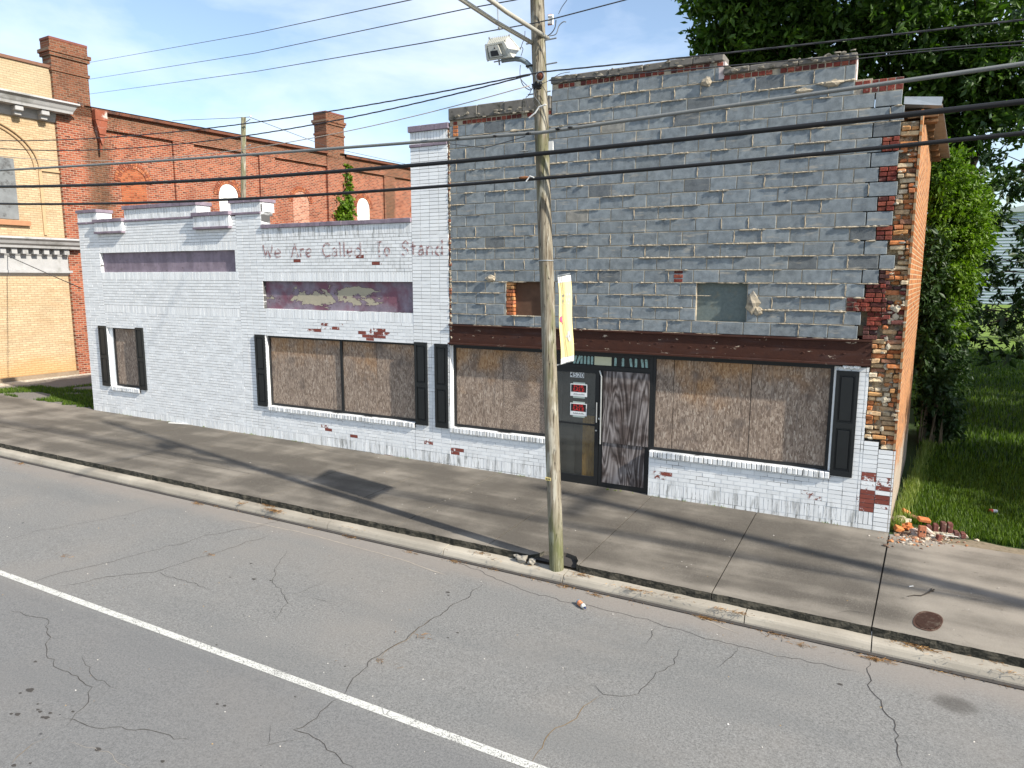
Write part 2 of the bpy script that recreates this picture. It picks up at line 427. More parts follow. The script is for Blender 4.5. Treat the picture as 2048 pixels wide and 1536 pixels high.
def m_leaf(name, c1, c2, trans=.35):
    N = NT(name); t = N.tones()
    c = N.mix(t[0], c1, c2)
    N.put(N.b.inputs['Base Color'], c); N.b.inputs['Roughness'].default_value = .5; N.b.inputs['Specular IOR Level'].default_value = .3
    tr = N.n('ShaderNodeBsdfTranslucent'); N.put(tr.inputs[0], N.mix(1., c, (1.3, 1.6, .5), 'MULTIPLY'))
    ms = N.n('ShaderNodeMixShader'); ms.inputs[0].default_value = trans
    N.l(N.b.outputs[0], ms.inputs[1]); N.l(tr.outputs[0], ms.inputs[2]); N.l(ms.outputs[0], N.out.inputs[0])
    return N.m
def m_ground():
    N = NT('lawn_soil'); v = N.pos(); a = N.split(v)
    c = N.mix(N.noise(2.5, 5, .6), (.020, .045, .009), (.048, .085, .014))
    c = N.mix(N.step(N.noise(60, 3, .7), .35, .7), N.mix(1., c, (.45, .5, .4), 'MULTIPLY'), c)
    far = N.step(a[1], 26, 40)
    c = N.mix(far, c, N.mix(N.noise(.25, 4), (.10, .17, .02), (.17, .24, .035)))
    c = N.mix(N.math('MULTIPLY', N.step(N.noise(1.4, 5, .65), .62, .7), .5), c, (.10, .085, .05))
    return N.done(c, .95, N.noise(40, 4), .8, .03)

PAINT = m_paint(); PMORT = m_paintmortar(); CMU = m_cmu(); MORT = m_mortar(); MORTL = m_mortar((.50, .44, .33), 'pale_mortar')
OLDB = m_tonebrick(); RUST = m_rust(); PURP = m_purple('purple_paint'); PEEL = m_purple('peeling_purple_paint', True)
OSB = m_osb('osb', .55); OSB2 = m_osb('fine_particle_board', .8, True); OSB3 = m_osb('grey_osb', 1.4); OSB4 = m_osb('worn_osb', .85); PLY = m_ply()
ASPH = m_asphalt(); POLE = m_pole()
BLACK = m_flat('black_metal', (.012, .013, .014), .45, .3, spec=.4)
SHUT = m_flat('black_vinyl_shutter', (.012, .014, .015), .38, .3, 6, spec=.4)
DARK = m_flat('dark_interior', (.012, .012, .014), .9)
GALV = m_flat('galvanised_steel', (.36, .39, .41), .45, .2, 8, metal=.5)
ALU = m_flat('aluminium', (.62, .63, .62), .35, .15, metal=.7)
BLKCABLE = m_flat('black_cable', (.014, .014, .015), .5, .3, 40)
GREYCABLE = m_flat('grey_cable', (.17, .175, .17), .5, .2, 40)
WIRE = m_flat('weathered_wire', (.05, .05, .055), .6)
PALEWIRE = m_flat('pale_wire', (.38, .33, .28), .6)
WOOD = m_flat('old_timber', (.19, .11, .055), .85, .5, 9, bump=.5)
STONE = m_flat('grey_coping', (.15, .14, .125), .95, .45, 7, bump=.8, dirt=(.05, .05, .04), dscale=6)
WHITEP = m_flat('white_plastic', (.7, .7, .68), .5)
LAMPW = m_flat('aged_white_enamel', (.47, .47, .42), .5, .12, 9, dirt=(.30, .29, .24), dscale=7)
CREAM = m_flat('cream_sticker', (.60, .60, .42), .6, .08)
TEAL = m_flat('pale_green_paint', (.30, .45, .42), .6, .2, 30, dirt=(.16, .22, .20), dscale=20)
RED = m_flat('red_ink', (.55, .03, .03), .5, .1)
BLK = m_flat('black_ink', (.012, .012, .014), .4)
WHT = m_flat('white_print', (.72, .74, .74), .4, .05)
YEL = m_flat('yellow_banner_cloth', (.74, .62, .29), .8, .08, 4)
GLASSM = None
def m_glass():
    N = NT('dusty_glass'); N.t.nodes.remove(N.b)
    g = N.n('ShaderNodeBsdfGlossy'); g.inputs['Roughness'].default_value = .08; g.inputs[0].default_value = (.8, .85, .9, 1)
    t = N.n('ShaderNodeBsdfTransparent'); t.inputs[0].default_value = (.86, .87, .85, 1)
    d = N.n('ShaderNodeBsdfDiffuse'); d.inputs[0].default_value = (.11, .11, .10, 1)
    m1 = N.n('ShaderNodeMixShader'); m1.inputs[0].default_value = .10; N.l(t.outputs[0], m1.inputs[1]); N.l(g.outputs[0], m1.inputs[2])
    m2 = N.n('ShaderNodeMixShader'); N.put(m2.inputs[0], N.math('MULTIPLY', N.noise(4, 4), .30)); N.l(m1.outputs[0], m2.inputs[1]); N.l(d.outputs[0], m2.inputs[2]); N.l(m2.outputs[0], N.out.inputs[0])
    return N.m
GLASSM = m_glass()
def text_mb(txt, size, origin, xdir=Vector((1, 0, 0)), zdir=Vector((0, 0, 1)), ydir=None, align='CENTER', sx=1., depth=.002, mb=None, mat=0, bold=0.):
    cu = bpy.data.curves.new('tmp_text', 'FONT'); cu.body = txt; cu.size = size; cu.align_x = align; cu.offset = bold
    ob = bpy.data.objects.new('tmp_text', cu); COL.objects.link(ob)
    bpy.context.view_layer.update()
    dg = bpy.context.evaluated_depsgraph_get(); me = bpy.data.meshes.new_from_object(ob.evaluated_get(dg))
    if mb is None: mb = MB()
    n = len(mb.v); o = Vector(origin); yd = ydir or Vector((0, -1, 0))
    for v in me.vertices: mb.v.append(tuple(o + xdir * v.co.x * sx + zdir * v.co.y + yd * depth))
    for p in me.polygons: mb.f.append(tuple(n + i for i in p.vertices)); mb.m.append(mat); mb.c.append((1, 1, 1))
    bpy.data.objects.remove(ob); bpy.data.curves.remove(cu); bpy.data.meshes.remove(me)
    return mb

# ================================================================== THE SETTING: ground, road, pavement
def place(o, loc, rotz, parent=None):
    o.location = loc; o.rotation_euler = (0, 0, rotz)
    if parent is not None: o.parent = parent; o.matrix_parent_inverse = PM(parent).inverted()
    return o
def ribbon(mb, pts, wid, z, mat=0, jit=.0, taper=True, col=(1, 1, 1)):
    """thin irregular strip lying on the ground through pts (x,y); z is a function of x,y"""
    P = [Vector((p[0], p[1])) for p in pts]; Q = []
    for a, b in zip(P, P[1:]):
        n = max(1, int((b - a).length / .07))
        for i in range(n): Q.append(a.lerp(b, i / n))
    Q.append(P[-1])
    N_ = len(Q)
    Q2 = []
    for i, q in enumerate(Q):
        k = mnoise.noise(Vector((q.x * 4, q.y * 4, 1))) * jit * 1.6 + mnoise.noise(Vector((q.x * 13, q.y * 13, 4))) * jit * 1.1
        t = (Q[min(i + 1, N_ - 1)] - Q[max(0, i - 1)]); t = t.normalized() if t.length else Vector((1, 0))
        Q2.append((q + Vector((-t.y, t.x)) * k, Vector((-t.y, t.x))))
    base = len(mb.v)
    for i, (q, nn) in enumerate(Q2):
        ww = wid * (.55 + .9 * abs(mnoise.noise(Vector((q.x * 9, q.y * 9, 8))))) * (min(1, min(i, N_ - 1 - i) / 3 + .15) if taper else 1)
        a = q + nn * ww / 2; b = q - nn * ww / 2
        mb.v += [(a.x, a.y, z(a.x, a.y)), (b.x, b.y, z(b.x, b.y))]
    for i in range(N_ - 1):
        mb.f.append((base + 2 * i, base + 2 * i + 1, base + 2 * i + 3, base + 2 * i + 2)); mb.m.append(mat); mb.c.append(col)

def m_crack(name, c): return m_flat(name, c, .95, .3, 20)
CRK = m_crack('crack_dirt', (.055, .05, .046)); CRK2 = m_flat('crack_straw_fill', (.20, .13, .055), .95, .4, 30); CRKP = m_flat('crack_pale', (.30, .27, .23), .95, .3, 30)
RZ = lambda x, y: G(x) - .262 + .006 * (y + 3.5)
mb = MB()
xs = [-45, -30, -20, -10, -5, 0, 5, 15, 30]
ys = [-40, -20, -10, -6, -3.4]
mb2 = [(x, y) for x in xs for y in ys]
for i in range(len(xs) - 1):
    for j in range(len(ys) - 1):
        mb.quad([(x, y, RZ(x, y)) for x, y in ((xs[i], ys[j]), (xs[i + 1], ys[j]), (xs[i + 1], ys[j + 1]), (xs[i], ys[j + 1]))])
RC = lambda x, y: RZ(x, y) + .003
def rp(*pts): return [tuple(gp(px, py, -.262)[:2]) for px, py in pts]
for pts, wd, m_ in [
    (rp((560, 1043), (420, 1070), (330, 1094), (230, 1120), (100, 1150), (40, 1165)), .022, 1),
    (rp((540, 1070), (430, 1105), (310, 1142), (215, 1150), (120, 1172)), .02, 1),
    (rp((310, 1142), (370, 1160), (420, 1178)), .014, 1),
    (rp((968, 1168), (940, 1190), (880, 1230), (815, 1270), (760, 1310), (715, 1345), (680, 1390)), .024, 1),
    (rp((865, 1238), (815, 1272), (790, 1290), (755, 1318)), .014, 2),
    (rp((680, 1390), (640, 1420), (605, 1450), (590, 1455), (640, 1475), (690, 1520), (710, 1536)), .02, 1),
    (rp((330, 1010), (200, 1040), (80, 1060), (0, 1083)), .014, 1), (rp((540, 1003), (700, 1040), (880, 1105), (1000, 1162), (1080, 1190), (1250, 1226), (1360, 1262), (1480, 1292), (1600, 1320), (1720, 1345)), .016, 1),
    (rp((1736, 1322), (1738, 1352), (1750, 1390), (1755, 1400), (1775, 1430), (1792, 1450), (1790, 1478), (1800, 1510), (1803, 1536)), .024, 1),
    (rp((1362, 1296), (1345, 1325), (1315, 1345), (1300, 1362), (1275, 1385), (1245, 1391), (1205, 1388), (1190, 1370), (1170, 1365)), .016, 1),
    (rp((1200, 1390), (1165, 1408), (1140, 1440), (1100, 1462), (1080, 1490), (1060, 1520)), .018, 2),
    (rp((1478, 1293), (1465, 1315), (1440, 1338)), .014, 1), (rp((1315, 1252), (1300, 1275), (1292, 1290)), .013, 1),
    (rp((20, 1218), (100, 1238), (90, 1290), (105, 1322), (150, 1350), (182, 1370), (175, 1400), (130, 1445)), .018, 1),
    (rp((160, 1310), (190, 1340), (195, 1355), (235, 1372)), .014, 1), (rp((120, 1430), (210, 1448), (330, 1460), (380, 1475)), .016, 1),
    (rp((575, 1100), (540, 1160), (570, 1190), (575, 1205), (550, 1240)), .014, 1), (rp((660, 1160), (610, 1180), (575, 1188)), .012, 1), (rp((610, 1190), (640, 1200), (670, 1206)), .014, 1),
    (rp((130, 1480), (200, 1495), (270, 1536)), .012, 3), (rp((20, 1520), (60, 1480), (95, 1465)), .014, 2), (rp((540, 1445), (530, 1490), (560, 1480), (620, 1465)), .012, 1),
    (rp((0, 940), (150, 960), (300, 990), (450, 1025)), .012, 3),
]: ribbon(mb, pts, wd * .5, RC, m_, .035)
# dark tar and oil spots
for px, py, r_ in [(60, 1375, .03), (35, 1423, .02), (22, 1422, .012), (75, 1414, .012), (80, 1418, .015), (85, 1429, .015), (93, 1430, .02), (100, 1421, .014), (75, 1403, .01), (40, 1381, .012), (70, 1319, .014), (145, 1418, .012), (434, 1404, .012), (449, 1407, .013), (896, 1184, .02), (897, 1190, .012), (508, 1157, .022), (502, 1126, .014), (460, 1153, .012), (541, 1160, .013), (896, 1274, .010), (915, 1264, .013), (27, 1524, .016), (195, 1493, .022), (60, 1520, .01), (325, 1517, .014), (590, 1390, .008), (433, 1287, .01), (690, 1330, .008), (1680, 1368, .018), (250, 1037, .012)]:
    q = gp(px, py, -.262); mb.quad([(q.x + r_ * 1.5 * math.cos(t) * (1 + .3 * math.sin(3 * t + px)), q.y + r_ * math.sin(t), RC(q.x, q.y)) for t in np.linspace(0, 2 * math.pi, 11)[:-1]], 1)
# pale worn line along the gutter
ribbon(mb, rp((470, 1038), (600, 1064), (800, 1118), (890, 1150)), .03, RC, 3, .01)
ribbon(mb, rp((1230, 1190), (1380, 1228), (1480, 1268)), .03, RC, 3, .01)
road = tag(mb.build('road', [ASPH, CRK, CRK2, CRKP]), kind='structure')
# white lane line, worn
def m_line():
    N = NT('worn_white_road_paint')
    n = N.noise(70, 4, .75); n2 = N.noise(3, 3)
    x = N.math('ADD', N.math('MULTIPLY', n, .8), N.math('MULTIPLY', n2, .2))
    c = N.mix(N.noise(12, 4), (.46, .46, .43), (.60, .60, .56))
    tr = N.voro(9, feat='DISTANCE_TO_EDGE')
    al = N.math('MULTIPLY', N.step(x, .43, .475), N.math('ADD', N.step(tr, .012, .03), N.step(n2, .62, .55)))
    return N.done(c, .8, n, .4, .004, alpha=N.math('MINIMUM', al, 1.))
mb = MB()
for i in range(46):
    x0, x1 = -45 + i, -44 + i
    j0 = lambda x: .006 * math.sin(x * 3.1)
    mb.quad([(x0, -6.80, RZ(x0, -6.8) + .004), (x1, -6.80, RZ(x1, -6.8) + .004), (x1, -6.71, RZ(x1, -6.7) + .004), (x0, -6.71, RZ(x0, -6.7) + .004)])
tag(mb.build('lane_line', m_line()), kind='structure')

# pavement slabs
def zone_walk(N, a):
    e = N.step(N.math('ADD', a[1], N.math('MULTIPLY', N.noise(1.6, 4), .5)), -2.55, -2.95)        # pale band on the kerb side
    r = N.step(N.math('ADD', a[0], N.math('MULTIPLY', N.noise(1.2, 4), .8)), .55, 1.5)             # newer slab at the far right
    l = N.step(N.math('ADD', a[0], N.math('MULTIPLY', N.noise(1.2, 4), 2.)), -15.5, -18.5)
    b = N.math('MULTIPLY', N.step(N.math('ADD', a[1], N.math('MULTIPLY', N.noise(2.5, 3), .3)), -.2, .1), .04)
    s = N.math('ADD', N.math('MULTIPLY', e, .08), N.math('MULTIPLY', r, .14))
    s = N.math('ADD', s, N.math('MULTIPLY', l, .08))
    return N.math('ADD', N.math('ADD', s, b), -.055)
WALK = m_conc('pavement_concrete', (.078, .069, .057), (.25, .225, .188), zone=zone_walk)
CURB = m_conc('kerb_concrete', (.25, .225, .185), (.47, .43, .355))
def m_edge():
    N = NT('dark_slab_edge')
    c = N.mix(N.step(N.noise(9, 5, .7, vec=N.scale(N.pos(), 1, 1, 2.5)), .42, .62), (.022, .022, .017), (.085, .078, .06))
    return N.done(c, .95, N.noise(40, 4), 1., .01)
EDGE = m_edge()  # slab edge face, mottled and darker than the top
CONCB = m_flat('broken_concrete', (.30, .275, .23), .95, .35, 25, bump=1.)
joints = [-48, -40, -34, -29, -26, -23.2, -20.5, -18.7, -17.3, -15.7, -14.7, -13.1, -11.7, -10.15, -8.8, -7.3, -6.0, -4.4, -3.0, -1.27, .46, 2.6, 4.4, 6.3, 9, 12, 16, 22, 30]
mb = MB()
def slab_poly(poly, top, thick=.16):
    """poly anticlockwise (x,y); top face plus sides, edges slightly crumbled"""
    n = len(poly); T = [(x, y, GS(x, y) + top) for x, y in poly]; B = [(x, y, GS(x, y) + top - thick) for x, y in poly]
    mb.quad(T)
    for i in range(n):
        j = (i + 1) % n
        mb.quad([B[i], B[j], T[j], T[i]], 1 if (poly[i][1] < -3.0 and poly[j][1] < -3.0) else 0)
def crumb(x0, x1, y, amp=.012, st=.06):
    n = max(2, int((x1 - x0) / st)); out = []
    for i in range(n + 1):
        x = x0 + (x1 - x0) * i / n
        out.append((x, y + amp * mnoise.noise(Vector((x * 6, y, 3))) + amp * mnoise.noise(Vector((x * 21, y, 9)))))
    return out
for i in range(len(joints) - 1):
    a, b = joints[i], joints[i + 1]
    sk = .05 if a > -1.5 or b > .4 else .0
    ska = .05 if a > .3 else 0; skb = .05 if b > .3 else 0
    g = .007
    yt = .02 if (a > -18.7 and b < .7) else (.0 if a > 0 else -.2 + .35)
    yt = .12 if -19 < a < .4 else (-.08 if a > .3 else .05)
    front = crumb(a + g, b - g, -3.27)
    if b <= -3.0 + 1e-6 and a >= -4.5: front = [(a + g, -3.27), (-3.72, -3.27), (-3.64, -3.18), (-3.60, -3.07), (-3.47, -3.0), (-3.3, -2.97), (-3.14, -3.02), (-3.06, -3.14), (-3.04, -3.25), (b - g, -3.265)]
    top = [(b - g + skb * 3.3, yt), (a + g + ska * 3.3, yt)]
    if a < -11:     # longitudinal joint in the older slabs
        ym = -2.32
        slab_poly([(x, y) for x, y in front] + [(b - g, ym - g), (a + g, ym - g)], 0)
        slab_poly([(a + g, ym + g), (b - g, ym + g)] + top, random.uniform(-.004, .004))
    else: slab_poly(front + top, 0 if a < .4 else .002)
WZ = lambda x, y: GS(x, y) + .004
def wp(*pts): return [tuple(gp(px, py, -.02)[:2]) for px, py in pts]
for pts, wd in [(wp((1660, 1225), (1700, 1220), (1745, 1226)), .008), (wp((560, 866), (640, 900), (700, 912)), .008), (wp((1110, 1005), (1160, 990), (1190, 988)), .008)]:
    ribbon(mb, pts, wd, WZ, 2, .01)
# dirt beneath, seen in the joints
mb.quad([(-45, -3.25, GS(-45, -3.25) - .06), (30, -3.25, GS(30, -3.25) - .06), (30, -.05, GS(30, 0) - .03), (-45, -.05, GS(-45, 0) - .03)], 2)
walk = tag(mb.build('sidewalk', [WALK, EDGE, CRK]), kind='structure')
# kerb with rounded nose
mb = MB()
kj = [-45, -36, -30, -25, -21, -18.2, -15, -12.1, -9.2, -7.2, -5.02, -3.15, -.85, .47, 3.4, 6.5, 10, 14, 20, 30]
prof = [(-3.22, -.135), (-3.33, -.138), (-3.385, -.142), (-3.415, -.152), (-3.43, -.172), (-3.45, -.22), (-3.455, -.29)]
for a, b in zip(kj, kj[1:]):
    dz = random.uniform(-.006, .006); n = 8; g = .006
    base = len(mb.v)
    for i in range(n + 1):
        x = a + g + (b - a - 2 * g) * i / n
        for y, z in prof:
            k = mnoise.noise(Vector((x * 2.5, y * 3, 5))) * .006
            mb.v.append((x, y + k, G(x) + z + dz * .5 + k))
    m_ = len(prof)
    for i in range(n):
        for j in range(m_ - 1):
            mb.f.append((base + i * m_ + j, base + i * m_ + j + 1, base + (i + 1) * m_ + j + 1, base + (i + 1) * m_ + j)); mb.m.append(0); mb.c.append((1, 1, 1))
    mb.f.append(tuple(base + j for j in range(m_))[::-1]); mb.m.append(0); mb.c.append((1, 1, 1))
    mb.f.append(tuple(base + n * m_ + j for j in range(m_))); mb.m.append(0); mb.c.append((1, 1, 1))
mb.quad([(-45, -3.5, G(-45) - .25), (30, -3.5, G(30) - .25), (30, -3.2, G(30) - .20), (-45, -3.2, G(-45) - .20)], 1)
curb = mb.build('curb', [CURB, CRK], smooth=False); tag(curb, kind='structure')

# ground sheet to the horizon
mb = MB()
gx = [-900, -200, -80, -45, -30, -24, -18, 0, 6, 12, 30, 80, 300, 900]; gy = [-.02, 3, 8, 16, 30, 60, 140, 400, 1200]
for i in range(len(gx) - 1):
    for j in range(len(gy) - 1):
        mb.quad([(x, y, G(x) - .015) for x, y in ((gx[i], gy[j]), (gx[i + 1], gy[j]), (gx[i + 1], gy[j + 1]), (gx[i], gy[j + 1]))])
for y0, y1 in ((-1200, -40),):
    mb.quad([(-900, y0, -.9), (900, y0, -.9), (900, y1, -.6), (-900, y1, -.6)])
for xa, xb in ((-900, -45), (30, 900)):
    mb.quad([(xa, -40, G(xa) - .4), (xb, -40, G(xb) - .4), (xb, -.02, G(xb) - .02), (xa, -.02, G(xa) - .02)])
tag(mb.build('ground', m_ground()), kind='structure')
# earth and gravel strip beside the brick warehouse
def m_dirt():
    N = NT('gravel_and_soil'); a = N.split(N.pos())
    peb = N.voro(16, out='Color'); pe = N.n('ShaderNodeSeparateColor'); N.l(peb, pe.inputs[0])
    d = N.voro(16)
    pale = N.mix(pe.outputs[0], (.34, .29, .22), (.62, .57, .48)); pale = N.mix(N.step(d, .045, .02), pale, (.50, .46, .38))
    soil = N.mix(N.noise(9, 5, .7), (.12, .11, .10), (.22, .205, .185))
    m = N.step(N.math('ADD', a[0], N.math('MULTIPLY', N.noise(1.2, 4), 1.2)), -24.3, -24.7)
    c = N.mix(m, soil, pale)
    return N.done(c, .95, N.math('ADD', d, N.noise(30, 4)), .8, .03)
mb = MB()
for i in range(8):
    x0, x1 = -27 + i * 1.05, -27 + (i + 1) * 1.05
    mb.quad([(x0, -.02 , G(x0) - .008), (x1, -.02, G(x1) - .008), (x1, 30, G(x1) - .008), (x0, 30, G(x0) - .008)])
tag(mb.build('gravel_strip', m_dirt()), kind='structure')
# dusty margin between pavement and lawn on the right
mb = MB()
pl_ = [(x, .02 + .18 * mnoise.noise(Vector((x * 2, 0, 2))) + (.18 if x > 1.2 else .28)) for x in np.arange(.68, 9, .15)]
for (xa, ya), (xb, yb) in zip(pl_, pl_[1:]):
    mb.quad([(xa, -.25, G(xa) - .006), (xb, -.25, G(xb) - .006), (xb, yb, G(xb) - .006), (xa, ya, G(xa) - .006)])
tag(mb.build('soil_margin', m_flat('dusty_soil', (.20, .165, .115), .95, .4, 14, bump=1., dirt=(.10, .09, .05), dscale=8)), kind='structure')

# ================================================================== BRICKWORK
PEELS = [(-10.5, 2.62, .28, .10, .34), (-9.92, 2.72, .22, .07, .36), (-9.05, 2.60, .30, .13, .42), (-8.78, 2.66, .22, .09, .30), (-11.7, 2.68, .25, .08, .12), (-11.04, 4.09, .10, .07, .5), (-9.32, 3.95, .13, .06, .45),
         (-8.85, 4.03, .18, .05, .45), (-9.22, 4.19, .10, .04, .6), (-10.2, 3.98, .05, .04, .4), (-6.94, .43, .20, .16, .40), (-10.3, .47, .13, .09, .42), (-9.6, .35, .2, .04, .35), (-7.6, .45, .10, .14, .33), (-2.86, .50, .12, .09, .40),
         (.36, .62, .09, .30, .34), (.26, .42, .14, .10, .34), (.34, .80, .12, .05, .30), (.50, .60, .12, .45, .18), (.1, .45, .35, .3, .12), (-.6, .42, .3, .12, .14), (-7.2, .03, 2.2, .06, .22), (-1.2, .02, 1.8, .05, .2), (-2.85, .38, .1, .05, .3), (-7.6, 1.1, .08, .4, .12)]
def peel(x, z):
    g = random.choice([.10, .12, .14, .14, .16, .3 if random.random() < .12 else .12])
    for px, pz, rx, rz, s_ in PEELS:
        d = ((x - px) / rx) ** 2 + ((z - pz) / rz) ** 2
        if d < 4: g += s_ * math.exp(-d * .6) * random.choice([1.6, 1.35, 1.1, .6])
    return min(g, .615)
def mild(x, z, sp=0.):
    b = sp
    if z < .42: b = max(b, (.42 - z) / .42 * (1.0 + .6 * mnoise.noise(Vector((x * .8, 0, 4)))) * (1 if -10.5 < x < .2 else .35))
    if -12 < x < -8 and 4.55 < z < 4.85: b = max(b, .75)
    if -12 < x < -8 and 3.85 < z < 4.5: b = max(b, .45 * max(0, mnoise.noise(Vector((x * 1.5, z * 2, 8)))) * 2)
    return min(1, max(0, b))
BH, BL, JT = .0677, .2032, .008
def course(mb, x0, x1, z0, z1, bond, holes, y=0., depth=.05, sp=0., L_=BL):
    z = z0; n = max(1, round((z1 - z0) / BH)) if bond != 'soldier' else 1
    h = (z1 - z0) / n
    for r in range(n):
        za, zb = z0 + r * h, z0 + (r + 1) * h; zc = (za + zb) / 2
        w_ = h * 0 + (BH if bond == 'soldier' else L_)
        x = x0 - (w_ / 2 if (bond == 'run' and r % 2) else 0)
        while x < x1 - 1e-4:
            a, b = max(x, x0), min(x + w_, x1); x += w_
            if b - a < .012: continue
            segs = [(a, b)]
            for hx0, hx1, hz0, hz1 in holes:
                if hz0 < zc < hz1:
                    ns = []
                    for s0, s1 in segs:
                        if hx1 <= s0 or hx0 >= s1: ns.append((s0, s1)); continue
                        if s0 < hx0: ns.append((s0, hx0))
                        if s1 > hx1: ns.append((hx1, s1))
                    segs = ns
            for s0, s1 in segs:
                if s1 - s0 < .015: continue
                cx = (s0 + s1) / 2
                jy = random.uniform(-.0015, .0015)
                pg = peel(cx, zc)
                mb.box(s0 + JT / 2, s1 - JT / 2, y + jy, y + depth, za + JT / 2, zb - JT / 2, 0, (random.random(), pg, mild(cx, zc, sp)), faces='xXyzZ')
def backing(mb, x0, x1, z0, z1, holes, y=.006, y1=.26, mat=1, tone=0., zones=()):
    X = sorted({x0, x1} | {v for h in holes for v in h[:2] if x0 < v < x1} | {v for q in zones for v in q[:2] if x0 < v < x1})
    Z = sorted({z0, z1} | {v for h in holes for v in h[2:4] if z0 < v < z1} | {v for q in zones for v in q[2:4] if z0 < v < z1})
    for a, b in zip(X, X[1:]):
        for c, d in zip(Z, Z[1:]):
            mx_, mz = (a + b) / 2, (c + d) / 2
            if any(h[0] < mx_ < h[1] and h[2] < mz < h[3] for h in holes): continue
            t = tone
            for q in zones:
                if q[0] < mx_ < q[1] and q[2] < mz < q[3]: t = q[4]
            mb.box(a, b, y, y1, c, d, mat, (t, 0, 0))

W1 = (-17.84, -16.60, .87, 2.44); W2 = (-12.04, -7.93, .83, 2.44); W3 = (-7.12, -4.98, .83, 2.45); DR = (-4.98, -3.07, -.1, 2.45); W4 = (-3.07, -.22, .82, 2.45)
P1 = (-17.86, -12.88, 3.86, 4.35); P2 = (-12.04, -7.95, 3.04, 3.65)
HOLES = [W1, W2, W3, DR, W4, P1, P2]

# ---------------- one-storey shop
shop = thing('painted_brick_shop', 'one-storey white painted brick shop with purple sign panels and a stepped purple-capped parapet', 'building', (-12.9, 0, G(-12.9)))
zones = [(-12.0, -7.95, 3.8, 4.62, .5), (-7.95, -7.1, 2.4, 6.2, .22), (-12.8, -12.0, .3, 5.2, .24), (-17.87, -12.8, 4.4, 5.1, .38), (-17.87, -12.8, 2.95, 3.7, .36), (-18.7, -17.87, .3, 5.1, .08), (-16.2, -13.2, .3, 2.8, .2), (-17.87, -16.2, .2, 2.8, .05), (-13.2, -12.8, .2, 2.8, .05), (-12, -7.95, 4.6, 4.8, .2), (-12.0, -7.95, 2.4, 3.1, .02)]
mb = MB()
S = lambda x0, x1, z0, z1, b, **k: course(mb, x0, x1, z0, z1, b, HOLES, **k)
S(-18.7, -7.1, -.0, .07, 'run'); S(-18.7, -7.1, .07, .27, 'soldier')
S(-18.7, -17.87, .27, 5.10, 'stack', L_=.2075); S(-17.87, -12.8, .27, 2.82, 'run'); S(-17.87, -12.8, 2.82, 3.02, 'soldier'); S(-17.87, -12.8, 3.02, 3.66, 'run')
S(-17.87, -12.8, 3.66, 3.86, 'soldier'); S(-12.88, -12.8, 3.86, 4.35, 'run'); S(-17.87, -12.8, 4.35, 4.55, 'soldier'); S(-17.87, -12.8, 4.55, 5.10, 'run')
S(-12.8, -12.0, .27, 5.14, 'stack', L_=.2); S(-12.0, -7.95, .27, 2.84, 'run'); S(-12.0, -7.95, 2.84, 3.04, 'soldier'); S(-12.0, -7.95, 3.65, 3.85, 'soldier')
S(-12.0, -7.95, 3.85, 4.60, 'run'); S(-12.0, -7.95, 4.60, 4.80, 'soldier')
S(-7.95, -7.1, .27, 6.19, 'stack', L_=.2125, y=-.002)
backing(mb, -18.7, -7.1, -.1, 4.80, HOLES, zones=zones)
backing(mb, -18.7, -12.0, 4.80, 5.10, [], zones=zones)
mb.box(-7.95, -7.1, .006, .30, 4.80, 6.24, 1, (.3, 0, 0))
mb.box(-12.8, -12.0, .006, .34, 5.10, 5.16, 1, (.1, 0, 0))
# reveals of openings
for (a, b, c, d) in (W1, W2):
    mb.box(a - .004, a + .003, .0, .14, c, d, 0, (1, .1, .1)); mb.box(b - .003, b + .004, .0, .14, c, d, 0, (1, .1, .1)); mb.box(a, b, .0, .14, d - .003, d + .004, 0, (1, .1, .1))
# rest of the building: side and rear walls
mb.box(-18.69, -18.40, .27, 13, -.1, 4.9, 0, (.7, .15, .3)); mb.box(-18.4, -7.06, 12.7, 13, -.1, 4.6, 0, (.7, .2, .3))
mb.build('wall', [PAINT, PMORT], shop)
# purple panels
mb = MB(); mb.box(P1[0] - .02, P1[1] + .02, .075, .2, P1[2] - .02, P1[3] + .02); mb.build('sign_panel', PURP, shop)
mb = MB(); mb.box(P2[0] - .02, P2[1] + .02, .085, .2, P2[2] - .02, P2[3] + .02)
o = mb.build('sign_panel', PEEL, shop); o['label'] = 'purple panel with peeling paint showing tan plaster'
# parapet caps
def cap(parent, x0, x1, y0, y1, z0, z1, name='coping', seg=.55, mat=None):
    mb = MB(); n = max(1, round((x1 - x0) / seg)); w_ = (x1 - x0) / n
    for i in range(n): mb.bevbox(x0 + i * w_ + .002, x0 + (i + 1) * w_ - .002, y0 + random.uniform(-.003, .003), y1, z0, z1 + random.uniform(-.004, .004), .006)
    return mb.build(name, mat or PURP, parent)
def merlon(x0, x1, z0, z1, zt, yd=.40, y=0.):
    mb = MB(); course(mb, x0, x1, z0, z1, 'soldier', [], y=y, sp=.35)
    n = max(1, round((z1 - z0) / BH)); h = (z1 - z0) / n
    for sx, f in ((x1, 1), (x0, -1)):
        for r in range(n):
            yy = y + .05
            while yy < y + yd - .01:
                y2 = min(yy + BL, y + yd)
                a, b = (sx - .04, sx) if f > 0 else (sx, sx + .04)
                mb.box(a, b, yy + .004, y2 - .004, z0 + r * h + .004, z0 + (r + 1) * h - .004, 0, (random.random(), .15, .2)); yy = y2
    mb.box(x0 + .006, x1 - .006, y + .006, y + yd, z0, z1, 1, (.2, 0, 0))
    mb.build('parapet_block', [PAINT, PMORT], shop)
    cap(shop, x0 - .03, x1 + .03, y - .035, y + yd + .03, z1, zt)
    cap(shop, x0, x1, y - .03, y + .08, z0 - .05, z0)
merlon(-18.7, -17.86, 5.15, 5.385, 5.465)
